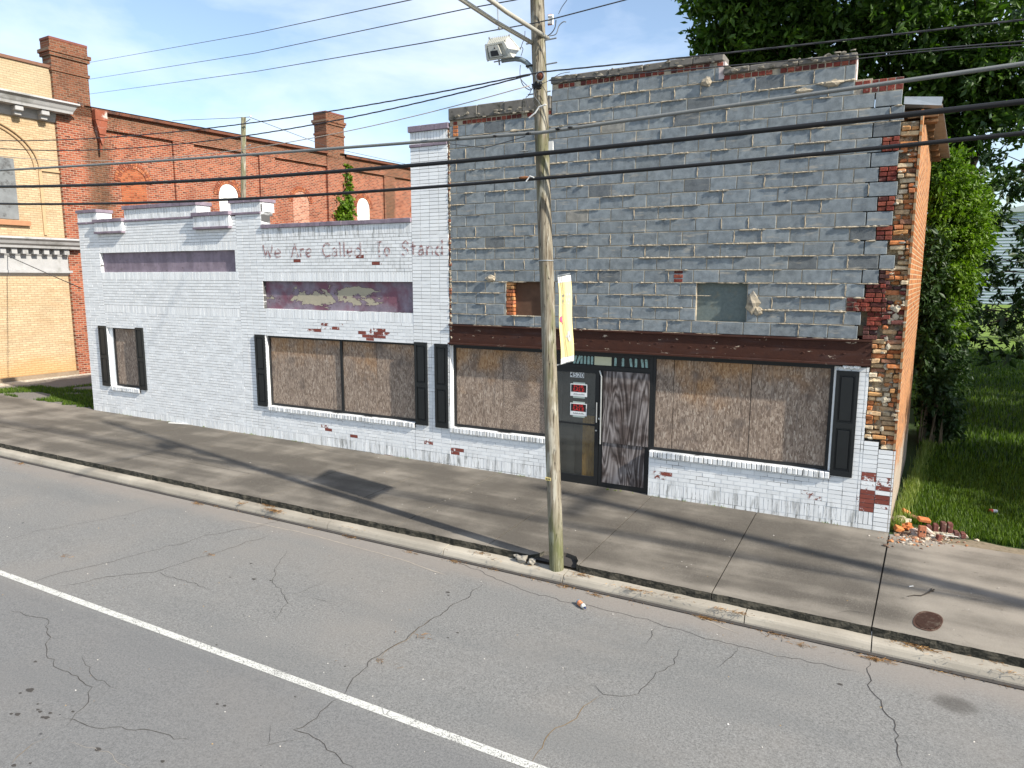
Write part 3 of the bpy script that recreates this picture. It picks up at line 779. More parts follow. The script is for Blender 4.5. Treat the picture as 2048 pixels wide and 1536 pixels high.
merlon(-16.76, -14.08, 5.15, 5.40, 5.49)
merlon(-12.95, -12.0, 5.17, 5.38, 5.455)
merlon(-17.9, -16.76, 4.885, 5.115, 5.195, .2, -.07)
merlon(-14.13, -12.93, 4.885, 5.13, 5.215, .2, -.07)
cap(shop, -12.0, -7.95, -.035, .32, 4.80, 4.885)
# tall pilaster head
mb = MB(); course(mb, -7.95, -7.1, 6.24, 6.47, 'soldier', [], y=-.002, sp=.2); mb.box(-7.944, -7.106, .006, .32, 6.24, 6.47, 1, (.1, 0, 0)); mb.build('parapet_block', [PAINT, PMORT], shop)
cap(shop, -7.98, -7.06, -.04, .35, 6.47, 6.575, seg=.3); cap(shop, -7.96, -7.1, -.03, .1, 6.19, 6.24, seg=.3)
# roof
mb = MB(); mb.box(-18.4, -7.06, .26, 12.7, 4.35, 4.42); mb.build('roof', m_flat('roof_felt', (.10, .10, .10), .95), shop)

# windows, shutters, sills
def window(parent, hole, seams, mull, mat, lab=None, yb=.115, xl=None, xr=None):
    x0, x1, z0, z1 = hole; x0 = xl if xl is not None else x0; x1 = xr if xr is not None else x1
    mb = MB(); f = .05
    for a, b, c, d in ((x0, x0 + f, z0, z1), (x1 - f, x1, z0, z1), (x0 + f, x1 - f, z0, z0 + f), (x0 + f, x1 - f, z1 - f, z1)) + tuple((m - .03, m + .03, z0 + f, z1 - f) for m in mull):
        mb.box(a, b, .07, .135, c, d)
    fr = mb.build('window', BLACK, parent)
    edges = sorted([x0 + f - .004] + list(seams) + [m for m in mull] + [x1 - f + .004])
    for i, (a, b) in enumerate(zip(edges, edges[1:])):
        if b - a < .05: continue
        mb = MB(); dy = random.uniform(0, .004)
        tl = random.uniform(-.003, .003)
        mb.box(a + .005, b - .005, .10 + dy, .112 + dy, z0 + f - .003, z1 - f + .003)
        mb.build('board', mat[i % len(mat)] if isinstance(mat, list) else mat, fr)
    mb = MB(); mb.box(x0, x1, .128, .134, z0, z1); mb.build('backing_panel', DARK, fr)
    return fr
def shutter(parent, x0, x1, z0, z1, y0=-.034, broken=False):
    mb = MB(); f = .045; zm = (z0 + z1) / 2 - .02
    for a, b, c, d in ((x0, x0 + f, z0, z1), (x1 - f, x1, z0, z1), (x0 + f, x1 - f, z0, z0 + .09), (x0 + f, x1 - f, z1 - (.06), z1), (x0 + f, x1 - f, zm - .04, zm + .04)):
        mb.box(a, b, y0, -.003, c, d)
    for c, d in ((z0 + .09, zm - .04), (zm + .04, z1 - .06)):
        mb.box(x0 + f, x1 - f, y0 + .018, -.004, c, d)
        mb.bevbox(x0 + f + .02, x1 - f - .02, y0 + .006, y0 + .02, c + .025, d - .025, .012)
    return mb.build('shutter', SHUT, parent)
def sill(parent, x0, x1, z0, z1, y0=-.045):
    mb = MB(); x = x0; n = round((x1 - x0) / .0755); w_ = (x1 - x0) / n
    for i in range(n):
        mb.bevbox(x0 + i * w_ + .004, x0 + (i + 1) * w_ - .004, y0 + random.uniform(-.003, .003), .10, z0 + random.uniform(-.003, .003), z1, .007, 0, (random.random(), .16, .55))
    mb.box(x0, x1, y0 + .007, .10, z0 + .004, z1 - .006, 1, (.5, 0, 0))
    return mb.build('sill', [PAINT, PMORT], parent)
w_ = window(shop, W1, [], [], OSB3, xl=-17.70)
mb = MB(); mb.box(-17.84, -17.70, .07, .13, W1[2], W1[3], 0, (1, .1, 0)); mb.build('jamb', PAINT, shop)
shutter(shop, -18.17, -17.86, .85, 2.46); shutter(shop, -16.63, -16.34, .85, 2.46); sill(shop, -17.78, -16.62, .755, .86)
w_ = window(shop, W2, [-11.0, -8.98], [-9.90], [OSB, OSB4, OSB, OSB4]); shutter(shop, -12.36, -12.06, .80, 2.45); shutter(shop, -7.92, -7.62, .80, 2.47); sill(shop, -12.04, -7.94, .725, .825)

# hand-lettered words, faded
def m_faded():
    N = NT('faded_red_lettering')
    n = N.noise(13, 5, .7); a = N.split(N.pos())
    c = N.mix(N.noise(8, 3), (.24, .10, .10), (.38, .20, .20))
    return N.done(c, .8, alpha=N.math('MULTIPLY', N.step(n, .40, .56), .8))
GLY = {
 'W': [[(0, 1), (.22, 0), (.45, .75), (.68, 0), (1, 1)]], 'e': [[(.1, .3), (.9, .34), (.8, .58), (.5, .65), (.15, .5), (.08, .25), (.3, .02), (.9, .08)]],
 'A': [[(0, 0), (.5, 1), (1, 0)], [(.2, .35), (.85, .35)], [(.3, 1), (.6, 1)]], 'r': [[(.15, .65), (.2, 0)], [(.2, .42), (.5, .62), (.9, .6)]],
 'C': [[(.95, .8), (.7, 1), (.3, .95), (.05, .6), (.08, .25), (.4, 0), (.95, .1)]], 'a': [[(.2, .58), (.6, .65), (.82, .5), (.85, 0)], [(.82, .36), (.3, .34), (.1, .15), (.35, 0), (.82, .12)]],
 'l': [[(.4, 1.05), (.45, .1), (.7, 0)], [(.2, 1.02), (.4, 1.05)]], 'd': [[(.85, 1.05), (.88, 0)], [(.85, .5), (.5, .62), (.12, .4), (.15, .1), (.5, 0), (.85, .15)]],
 'T': [[(0, .95), (1, 1)], [(.5, .98), (.5, 0)], [(.3, 0), (.7, 0)]], 'o': [[(.5, .62), (.12, .45), (.12, .15), (.5, 0), (.88, .15), (.88, .45), (.5, .62)]],
 'S': [[(.95, .82), (.6, 1), (.15, .85), (.2, .6), (.8, .42), (.9, .18), (.5, 0), (.05, .12)]], 't': [[(.45, .95), (.5, .1), (.85, .02)], [(.1, .62), (.9, .65)]],
 'n': [[(.12, .62), (.15, 0)], [(.14, .4), (.5, .63), (.82, .5), (.88, 0)]]}
LET = [('W', 500, 575), ('e', 585, 640), ('A', 720, 775), ('r', 785, 825), ('e', 832, 880), ('C', 965, 1030), ('a', 1038, 1085), ('l', 1092, 1120), ('l', 1125, 1150), ('e', 1158, 1200), ('d', 1210, 1275), ('T', 1385, 1440), ('o', 1450, 1497),
       ('S', 1588, 1645), ('t', 1655, 1705), ('a', 1715, 1768), ('n', 1780, 1838), ('d', 1848, 1918)]
FADED = m_faded()
for _li, (ch, a, b) in enumerate(LET):
    if _li in (0, 2, 5, 11, 13): mb = MB()
    xa, xb = at(400 + a / 3.938, 500).x, at(400 + b / 3.938, 500).x; zb = 4.165; H = .275
    for st in GLY[ch]:
        P = [Vector((xa + (xb - xa) * u, zb + H * v)) for u, v in st]
        Q = []
        for p, q in zip(P, P[1:]):
            for i in range(5): Q.append(p.lerp(q, i / 5))
        Q.append(P[-1]); base = len(mb.v)
        for i, q in enumerate(Q):
            t = (Q[min(i + 1, len(Q) - 1)] - Q[max(i - 1, 0)]).normalized(); nn = Vector((-t.y, t.x)) * (.019 + .007 * mnoise.noise(Vector((q.x * 8, q.y * 8, 0))))
            mb.v += [(q.x + nn.x, -.0065, q.y + nn.y), (q.x - nn.x, -.0065, q.y - nn.y)]
        for i in range(len(Q) - 1): mb.f.append((base + 2 * i, base + 2 * i + 2, base + 2 * i + 3, base + 2 * i + 1)); mb.m.append(0); mb.c.append((1, 1, 1))
    if _li in (1, 4, 10, 12, 17): mb.build('painted_word', FADED, shop)

# ---------------- two-storey shop, front of grey blocks
big = thing('block_front_shop', 'two-storey shop with bare grey concrete block front over a rusty steel beam and boarded windows', 'building', (-3.2, 0, G(-3.2)))
BK, BR, ZB = .4064, .2032, 2.85
XEND = {1: .02, 2: .03, 3: -.18, 4: .05, 5: .22, 6: .41, 7: .30, 8: .14, 9: .34, 10: .13, 11: .37, 12: .12, 13: .35, 14: .13, 15: .35, 16: .38, 17: .34}
def xend(k): return XEND.get(k, -.27)
OPA = (-5.86, -4.88, ZB + BR, ZB + 4 * BR); OPB = (-2.38, -1.59, ZB + BR, ZB + 4 * BR)
mb = MB(); mm = MB()
for k in range(1, 21):
    z0, z1 = ZB + (k - 1) * BR, ZB + k * BR
    xl, xr = -7.06, xend(k)
    if k == 18: xl, xr = -7.06, -.27
    if k == 19: xl, xr = -4.98, -.27
    if k == 20: xl, xr = -4.98, -2.1
    x = math.floor(xl / BK) * BK - (BK / 2 if k % 2 == 0 else 0)
    while x < xr:
        a, b = max(x, xl), min(x + BK, xr); x += BK
        if b - a < .03: continue
        segs = [(a, b)]
        for o_ in (OPA, OPB):
            if o_[2] - .01 < (z0 + z1) / 2 < o_[3]:
                ns = []
                for s0, s1 in segs:
                    if o_[1] <= s0 or o_[0] >= s1: ns.append((s0, s1)); continue
                    if s0 < o_[0]: ns.append((s0, o_[0]))
                    if s1 > o_[1]: ns.append((o_[1], s1))
                segs = ns
        for s0, s1 in segs:
            if s1 - s0 < .03: continue
            v = random.choice([0, 0, 0, .2, -.2, .35, -.45]) + random.uniform(-.25, .25)
            base = Vector((.196, .226, .246)) * (1 + .22 * v)
            if random.random() < .035: base = Vector((.125, .14, .15))
            if random.random() < .012: base = Vector((.27, .26, .23))
            dy = random.uniform(-.004, .004); tl = random.uniform(-.005, .005)
            cc = Vector(((s0 + s1) / 2, 0, (z0 + z1) / 2)); rz = random.uniform(-.004, .004); ry = random.uniform(-.003, .003)
            def tf(p, cc=cc, dy=dy, rz=rz, ry=ry):
                d = p - cc
                return Vector((p.x + ry * d.z, p.y + dy + rz * d.x, p.z - ry * d.x))
            mb.bevbox(s0 + .007, s1 - .007, 0, .12, z0 + .007, z1 - .007, .005, 0, tuple(base), tf)
    # mortar bed and squeezed-out beads
    a0 = xl
    rough = .45 if 10 <= k <= 14 else (1. if k not in (6, 7) else .8)
    x = a0 + .02
    while x < xr - .05:
        ln = random.uniform(.1, .7)
        inop = any(o_[0] - .02 < x + ln / 2 < o_[1] + .02 and o_[2] + .03 < z0 < o_[3] - .03 for o_ in (OPA, OPB))
        if random.random() < rough * (.75 if mnoise.noise(Vector((x * .5, k * .8, 0))) > -.25 else .3) and not inop:
            pts, rr = [], []
            n = max(3, int(ln / .022)); amp = random.choice([.8, 1.0, 1.3, 1.6, 2.1])
            for i in range(n + 1):
                xx = min(x + ln * i / n, xr)
                pts.append((xx, -.004 - .004 * amp + .004 * mnoise.noise(Vector((xx * 30, k, 1))), z0 + .004 * mnoise.noise(Vector((xx * 12, k, 2))) - .003 * amp))
                rr.append(max(.0015, (.0075 * amp + .009 * amp * mnoise.noise(Vector((xx * 22, k * 3, 5)))) * min(1, min(i, n - i) * .5 + .1)))
            mm.tube(pts, rr, 5, 0, cap=True, flat=.9)
        x += ln * random.uniform(.8, 1.5)
    # vertical joint smears
    for _ in range(int(6 * rough)):
        xx = xl + random.random() * (xr - xl); j = round((xx - (BK / 2 if k % 2 == 0 else 0)) / BK) * BK + (BK / 2 if k % 2 == 0 else 0)
        if not (xl + .05 < j < xr - .05) or any(o_[0] - .05 < j < o_[1] + .05 and o_[2] - .02 < z0 < o_[3] for o_ in (OPA, OPB)): continue
        mm.tube([(j + random.uniform(-.006, .006), -.002, z0 + .02 + t_ * .16 / 4) for t_ in range(5)], [.004, .008, .007, .009, .004], 5, 0)
for _ in range(34):     # lumps of mortar
    k = random.choice([2, 3, 5, 8, 8, 9, 15, 16, 17, 18, 18]); x = random.uniform(-6.8, .2)
    if any(o_[0] - .1 < x < o_[1] + .1 and k < 6 for o_ in (OPA, OPB)): continue
    if x > xend(k) - .1: continue
    mm.lump((x, -.006, ZB + (k - 1) * BR), random.uniform(.012, .028), 1, 0, sc_=(2.2, .6, .8), rough=.6, seed=k + x)
mm.lump((-1.50, -.02, 3.36), .11, 2, 0, sc_=(.9, .35, 1.35), rough=.45, seed=4); mm.lump((-1.42, -.01, 3.24), .07, 2, 0, sc_=(1, .4, 1), rough=.45, seed=9)
mm.lump((-.55, -.02, ZB + 17.9 * BR), .07, 2, 0, sc_=(1.8, .5, .7), rough=.4, seed=2); mm.lump((-.95, -.02, ZB + 17.6 * BR), .06, 2, 0, sc_=(1.8, .5, .6), rough=.4, seed=3); mm.lump((-2.35, -.02, 6.72), .07, 2, 0, sc_=(1.2, .5, 1), rough=.4, seed=5)
mm.lump((-6.17, -.03, 3.72), .07, 2, 0, sc_=(1.4, .6, .8), rough=.45, seed=15)
mb.build('block_wall', CMU, big)
mo = mm.build('squeezed_mortar', MORT, big)
mb = MB()
for a, b, c, d in ((-7.06, -.05, 2.86, 6.50), (-4.97, -.28, 6.50, 6.70), (-4.97, -2.12, 6.70, 6.90)):
    backing(mb, a, b, c, d, [OPA, OPB], y=.006, y1=.30, mat=0)
mb.build('mortar_bed', MORT, big)
# boarded high openings
mb = MB(); mb.box(OPA[0] + .15, OPA[1], .10, .13, OPA[2], OPA[3]); o = mb.build('opening_board', m_flat('dark_plywood', (.10, .055, .035), .9, .5, 6, bump=.4), big)
mb = MB(); mb.box(OPB[0], OPB[1], .085, .12, OPB[2], OPB[3]); mb.build('opening_board', m_flat('grey_green_board', (.13, .16, .155), .85, .35, 22, bump=.4, dirt=(.20, .19, .14), dscale=3), big)
# brick jamb of the first opening and brick infill
def tb(mb, x0, x1, z0, z1, y0=0., pal='red', dep=.12, jit=.01, h=.0677, skip=0., tf=None):
    n = max(1, round((z1 - z0) / h)); h = (z1 - z0) / n
    for r in range(n):
        x = x0
        while x < x1 - .02:
            w_ = min(random.choice([.09, .1, .2, .11, .13]), x1 - x)
            if x1 - x - w_ < .03: w_ = x1 - x
            if random.random() >= skip:
                c = random.choice(PAL[pal]); _f = random.uniform(.75, 1.2); c = tuple(k * _f for k in c)
                mb.bevbox(x + .005, x + w_ - .005, y0 + random.uniform(-jit, jit), y0 + dep, z0 + r * h + .006, z0 + (r + 1) * h - .005, .006, 0, c, tf)
            x += w_
PAL = {'red': [(.22, .05, .035), (.17, .04, .03), (.25, .07, .045), (.11, .035, .03)],
       'mix': [(.42, .19, .08), (.48, .25, .10), (.38, .14, .06), (.46, .33, .19), (.52, .42, .28), (.26, .13, .08), (.48, .28, .12), (.54, .23, .08), (.44, .30, .17), (.50, .20, .08)],
       'orange': [(.50, .19, .07), (.42, .15, .06), (.46, .24, .10), (.34, .12, .06)], 'dark': [(.10, .045, .04), (.13, .05, .042), (.08, .04, .04), (.17, .045, .035)]}
def TB(*a, **k):
    mb = MB(); tb(mb, *a, **k); mb.build('brick_infill', OLDB, big)
TB(OPA[0], OPA[0] + .16, OPA[2], OPA[3], .01, 'orange', .12, .012)
TB(-2.76, -2.60, ZB + 4 * BR, ZB + 5 * BR, -.005, 'red', .1, .006)
TB(-6.98, -6.86, 6.31, 6.51, -.004, 'orange', .1, .006)
for k in (3, 8, 10, 12, 14): TB(xend(k), .345, ZB + (k - 1) * BR, ZB + k * BR, -.002, 'red', .12, .01)
TB(.06, .26, ZB + .0, ZB + BR, .02, 'dark', .12, .02); TB(.10, .30, ZB + BR, ZB + 2 * BR, .02, 'red', .12, .02); TB(.06, .32, ZB + 3 * BR, ZB + 4 * BR, .0, 'red', .12, .02); TB(.22, .36, ZB + 4 * BR, ZB + 5 * BR, .02, 'dark', .12, .03); TB(-.18, .1, ZB + 2 * BR, ZB + 3 * BR, -.01, 'red', .12, .02)
# parapet: red header course, grey coping
mb = MB(); mc = MB()
def headers(x0, x1, z0, h, rows=1, y=0.):
    for r in range(rows):
        x = x0
        while x < x1 - .03:
            if random.random() > .04: mb.bevbox(x + .005, min(x + .1, x1) - .004, y + random.uniform(-.006, .008), .24, z0 + r * h + .004, z0 + (r + 1) * h - .006, .006, 0, random.choice(PAL['red']))
            x += .102
headers(-6.98, -4.98, 6.512, .075); headers(-4.96, -2.1, 6.917, .075); headers(-2.1, -.27, 6.715, .075); headers(-.27, .345, 6.307, .088, 2)
headers(-3.6, -2.12, 6.99, .05)
def rubblecap(x0, x1, z0, z1):
    x = x0
    while x < x1 - .01:
        w_ = min(random.uniform(.3, .7), x1 - x)
        mc.bevbox(x + .002, x + w_ - .002, -.03 + random.uniform(-.012, .012), .36, z0 + .0, z1 + random.uniform(-.012, .006), .012, 0)
        x += w_
rubblecap(-7.06, -4.98, 6.60, 6.82); rubblecap(-4.99, -2.10, 6.99 + .01, 7.11); rubblecap(-2.10, -.26, 6.795, 6.88)
for sec in ((-7.0, -5.0, 6.60), (-4.9, -2.1, 7.0), (-2.05, -.3, 6.80)):
    for _ in range(30): mc.lump((random.uniform(sec[0], sec[1]), -.035, sec[2] + random.uniform(-.01, .1)), random.uniform(.015, .035), 1, 1, sc_=(1.8, .5, .7), rough=.8, seed=random.random() * 9)
mb.box(-7.05, -4.99, .01, .3, 6.505, 6.6, 1); mb.box(-4.97, -2.11, .01, .3, 6.905, 6.99, 1); mb.box(-2.09, -.28, .01, .3, 6.705, 6.795, 1); mb.box(-.26, .335, .01, .24, 6.30, 6.478, 1)
mb.box(-2.18, -2.08, .0, .34, 6.74, 6.99, 2); mb.box(-.30, -.262, .02, .32, 6.31, 6.80, 2)  # end faces given a pale colour for the sun falling on them
mb.build('parapet_bricks', [OLDB, MORT, m_flat('pale_lit_end', (.55, .47, .45), .9, .3, 7, dirt=(.30, .22, .20))], big)
mc.build('coping', [STONE, m_flat('grey_render_lumps', (.24, .215, .17), .95, .4, 20, bump=1.)], big)
# ragged left edge against the white pilaster
mb = MB()
z = 2.46
while z < 6.45:
    mb.bevbox(-7.1 + .002, -7.045 + random.uniform(-.008, .018), .0 + random.uniform(-.01, .02), .08, z + .006, z + .062, .006, 0, random.choice([(.30, .12, .07), (.40, .22, .13), (.25, .10, .06), (.45, .36, .26)]))
    if random.random() < .7: mb.lump((-7.055, -.008, z), random.uniform(.014, .024), 1, 1, sc_=(1, .6, 1.3), rough=.7, seed=z)
    z += .0677
mb.build('broken_edge', [OLDB, MORTL], big)
# steel beam
mb = MB()
mb.box(-7.10, .20, -.005, .02, 2.50, 2.83); mb.box(-7.10, .20, -.045, .25, 2.822, 2.848); mb.box(-7.10, .20, -.075, .25, 2.468, 2.497)
for i in range(26):
    x = -7.0 + i * .285; mb.lump((x, -.008, 2.66 + .1 * mnoise.noise(Vector((x, 0, 0)))), .012, 1, 0, sc_=(2, .5, 1), seed=i)
mb.build('steel_beam', RUST, big)
mb = MB(); mb.box(-7.1, -.2, -.03, .2, 2.445, 2.466); mb.build('dark_gap_strip', BLACK, big)  # black strip stands in for the dark gap below the beam
mb = MB()
for x in (-.12, -.05, .02): mb.lump((x, -.045, 2.44), .03, 1, 0, (1, .3, .1), sc_=(1.4, .5, .9), rough=.8, seed=x * 9)
mb.build('paint_flakes', PAINT, big)
# lower white brickwork of the tall shop
ARGS = ((-7.1, -4.98, 0., .07, 'run'), (-7.1, -4.98, .07, .27, 'soldier'), (-7.1, -4.98, .27, .83, 'run'), (-3.07, -.25, -.0, .07, 'run'), (-3.07, -.25, .07, .27, 'soldier'), (-3.07, -.25, .27, .82, 'run'),
             (-.25, .19, 0., .07, 'run'), (-.25, .19, .07, .27, 'soldier'), (-.25, .19, .27, 2.44, 'stack'), (.19, .39, 0., .07, 'run'), (.19, .39, .07, .27, 'soldier'), (.19, .39, .27, 1.35, 'stack'), (.39, .62, 0., 1.24, 'stack'))
for side in (0, 1):
    mb = MB()
    for args in ARGS[3 * side:3 + 10 * side]:
        course(mb, *args, [W4], L_=(.2 if args[1] > -.3 and args[0] > -.5 else BL) if args[4] == 'stack' else BL, y=-.002 if args[4] == 'stack' else 0.)
    for a, b, c, d, t in ((-7.1, -4.98, -.1, .83, .0), (-3.07, -.25, -.1, .82, .0), (-.25, .19, -.1, 2.44, .05), (.19, .39, -.1, 1.35, .2), (.39, .62, -.1, 1.24, .3))[side:1 + 4 * side]: mb.box(a, b, .006, .28, c, d, 1, (t, 0, 0))
    x0_ = (-4.985, -3.075)[side]; mb.box(x0_, x0_ + .01, .001, .13, .0, .82, 0, (1, .15, .2))
    if side: mb.box(-.252, -.246, .0, .13, .82, 2.44, 0, (1, .1, .1))
    else: mb.box(-7.104, -7.09, -.001, .13, .83, 2.45, 0, (1, .1, .1))
    mb.build('painted_brickwork', [PAINT, PMORT], big)
window(big, (-7.06, -4.98, .83, 2.44), [-5.98], [], [OSB, OSB2]); window(big, (-3.07, -.28, .82, 2.44), [-2.72, -1.47], [], [OSB4, OSB, OSB4])
mb = MB(); mb.box(-7.09, -7.06, .06, .13, .83, 2.44, 0, (1, .1, 0)); mb.build('jamb', PAINT, big); mb = MB(); mb.box(-.28, -.25, .06, .13, .82, 2.44, 0, (1, .1, 0)); mb.build('jamb', PAINT, big)
shutter(big, -7.44, -7.14, .79, 2.46); s_ = shutter(big, -.245, .065, .77, 2.38)
sill(big, -7.10, -4.985, .725, .825); sill(big, -3.065, -.24, .715, .815)

# door unit
dr = MB(); x0, x1, z1 = -4.97, -3.07, 2.44
for a, b, c, d in ((x0, x0 + .05, .02, z1), (x1 - .05, x1, .02, z1), (x0 + .05, x1 - .05, 2.385, z1), (x0 + .05, x1 - .05, 2.15, 2.21)): dr.box(a, b, .06, .14, c, d)
dfr = dr.build('door_frame', BLACK, big)
mb = MB(); mb.box(x0 + .05, x1 - .05, .10, .11, 2.21, 2.385)
tr = mb.build('transom_pane', m_flat('dark_glass', (.012, .014, .014), .12, .2, spec=.5), dfr)
for px_, tl in ((1150, .25), (1157, .3), (1163, .05), (1170, .0), (1177, .0), (1184, .0), (1231, 0), (1246, 0), (1262, -.12), (1272, 0), (1285, -.15), (1293, -.1)):
    xx = at(px_, 724, .095).x
    P = [(xx - .021 + tl * -.07, 2.225), (xx + .021 + tl * -.07, 2.225), (xx + .021 + tl * .07, 2.355), (xx + .008 + tl * .07, 2.37), (xx - .008 + tl * .07, 2.37), (xx - .021 + tl * .07, 2.355)]
    mb = MB(); mb.prism(P, .094, .0985); mb.build('painted_bar', TEAL, tr)
a, b = at(1189, 724, .095).x, at(1223, 724, .095).x
mb = MB(); mb.box(a, b, .093, .098, 2.222, 2.372); mb.build('sticker', CREAM, tr)
# left leaf: glass
mb = MB(); a, b = -4.92, -4.03
for q in ((a, a + .05, .03, 2.15), (b - .075, b, .03, 2.15), (a + .05, b - .075, .03, .19), (a + .05, b - .075, 2.07, 2.15), (a + .05, b - .075, 1.125, 1.155)): mb.box(q[0], q[1], .075, .12, q[2], q[3])
lf = mb.build('door', BLACK, dfr); lf['label'] = 'glass door leaf with number and two sale signs'
mb = MB(); mb.box(a + .05, b - .075, .095, .098, .19, 2.07); mb.build('pane', GLASSM, lf)
mb = MB(); mb.box(-4.92, -3.1, .30, .31, 0, 2.4); mb.box(-4.70, -4.55, .22, .235, .1, 1.1); mb.box(-4.9, -4.8, .2, .21, .1, 2.1)
mb.build('dark_room', m_flat('dim_curtain', (.16, .155, .14), .9, .4, 3), dfr)
mb = MB(); mb.box(-4.345, -4.10, .105, .115, .13, 1.30)
def m_yply():
    N = NT('yellow_plywood'); a_ = N.split(N.pos()); v = N.comb(N.math('MULTIPLY', a_[0], 1), N.math('MULTIPLY', a_[2], .2)); k = N.math('FRACT', N.math('MULTIPLY', N.noise(4, 3, .5, vec=v, dist=.8), 14.))
    return N.done(N.mix(k, (.34, .17, .03), (.60, .36, .09)), .7)
mb.build('inner_board', m_yply(), dfr)
mb = MB(); mb.tube([(b - .035, .055, 1.20), (b - .035, .055, 1.56)], .012, 8); mb.box(b - .045, b - .025, .055, .078, 1.20, 1.225); mb.box(b - .045, b - .025, .055, .078, 1.535, 1.56); mb.lump((b + .02, .06, 1.27), .025, 1, 0, rough=.1); mb.lump((b - .04, .065, 1.05), .018, 1, 0, rough=.1)
mb.build('handle', ALU, lf)
# right leaf: plywood
mb = MB(); a, b = -4.02, -3.12
for q in ((a, a + .06, .03, 2.15), (b - .05, b, .03, 2.15), (a + .06, b - .05, .03, .16), (a + .06, b - .05, 2.08, 2.15)): mb.box(q[0], q[1], .075, .12, q[2], q[3])
rf = mb.build('door', BLACK, dfr); rf['label'] = 'door leaf covered with weathered plywood'
mb = MB(); mb.box(a + .075, b - .0, .050, .068, .86, 2.13); mb.build('plywood', PLY, rf)
mb = MB(); mb.box(a + .07, b - .06, .070, .085, .12, .865); mb.build('plywood', PLY, rf)
mb = MB(); mb.tube([(a + .035, .05, .82), (a + .035, .05, 2.03), (a + .0, .05, 2.13)], .014, 8); mb.build('metal_bar', ALU, rf)
mb = MB(); mb.box(-4.97, -3.07, .02, .22, G(-4) - .05, .02); mb.build('threshold', m_flat('threshold_metal', (.35, .35, .33), .6), dfr)

# ================================================================== broken corner and side wall of the tall shop
PALR = PAL['mix'] + PAL['orange'][:2]
mb = MB()
z = 1.245; ci = 0
while z < 5.86:
    k = int((z - ZB) // BR) + 1 if z > ZB else 0
    L0 = .19 if z < 2.86 else (.345 if k in (3, 8, 10, 12, 14) else max(.30, xend(max(k, 1)) + .012))
    if z < 1.36: L0 = .40
    R0 = .60 - .008 * max(0, z - 3)
    x = L0 + random.uniform(-.01, .015)
    while x < R0 - .02:
        w_ = min(random.choice([.08, .1, .1, .12, .2, .2]), R0 - x)
        if R0 - x - w_ < .035: w_ = R0 - x
        mid = (x + w_ / 2 - L0) / max(.05, R0 - L0)
        dep = .010 + .06 * math.sin(mid * math.pi) * (.5 + mnoise.noise(Vector((x * 5, 0, z * 2.5)))) + random.uniform(-.035, .045)
        pale = mnoise.noise(Vector((x * 4, 3, z * 1.6)))
        c = random.choice(PALR)
        if pale > .28: c = random.choice([(.50, .41, .28), (.54, .46, .34), (.42, .30, .18)])
        if 2.8 < z < 3.7 and random.random() < .5: c = random.choice(PAL['dark'])
        _f = random.uniform(.9, 1.45); c = tuple(min(.8, q * _f) for q in c)
        if random.random() > .10:
            cc = Vector((x + w_ / 2, 0, z + .034)); ang = random.uniform(-.05, .05); yaw_ = random.uniform(-.12, .12)
            def tf(p, cc=cc, ang=ang, yaw_=yaw_):
                d = p - cc
                j = Vector((mnoise.noise(p * 31), mnoise.noise(p * 27 + Vector((5, 1, 2))), mnoise.noise(p * 29 + Vector((9, 3, 7)))))
                return Vector((p.x - ang * d.z + j.x * .012, p.y + yaw_ * d.x + j.y * .02, p.z + ang * d.x + j.z * .011))
            mb.bevbox(x + .004, x + w_ - random.uniform(.003, .012), dep, .26, z + .004, z + random.uniform(.055, .066), random.uniform(.006, .014), 0, c, tf)
        if random.random() < .30: mb.lump((x + random.uniform(0, w_), dep + .0, z + random.uniform(-.005, .04)), random.uniform(.012, .032), 1, 1, sc_=(1.4, .6, .7), rough=.5, seed=ci)
        x += w_; ci += 1
    z += .0705
for _ in range(9):
    mb.lump((random.uniform(.28, .56), random.uniform(.0, .05), random.choice([random.uniform(2.6, 3.2), random.uniform(1.4, 4.6)])), random.uniform(.025, .045), 2, 1, sc_=(1.1, .4, 1.4), rough=.35, seed=_)
mb.build('broken_brick_corner', [OLDB, MORTL], big)
mb = MB(); mb.box(.16, .60, .16, .30, 1.2, 2.9); mb.box(-.2, .56, .16, .30, 2.9, 5.9)
def rub(x, z): return .105 + .05 * mnoise.noise(Vector((x * 9, 0, z * 7))) + .03 * mnoise.noise(Vector((x * 26, 2, z * 24)))
_xs = np.arange(.10, .601, .025); _zs = np.arange(1.24, 5.90, .022); _b = len(mb.v)
for z in _zs:
    for x in _xs:
        xx = x if z < 2.8 else max(x, .10)
        mb.v.append((xx - (.012 * max(0, z - 3) if x > .5 else 0), rub(x, z), z + .006 * mnoise.noise(Vector((x * 15, 5, z * 15)))))
_n = len(_xs)
for i in range(len(_zs) - 1):
    for j in range(_n - 1):
        if _zs[i] < 2.84 and _xs[j] < .185: continue
        if _zs[i] < 1.36 and _xs[j] < .39: continue
        mb.f.append((_b + i * _n + j, _b + i * _n + j + 1, _b + (i + 1) * _n + j + 1, _b + (i + 1) * _n + j)); mb.m.append(0); mb.c.append((1, 1, 1))
mb.build('rubble_backing', m_mortar((.42, .32, .20), 'rubble_mortar'), big)

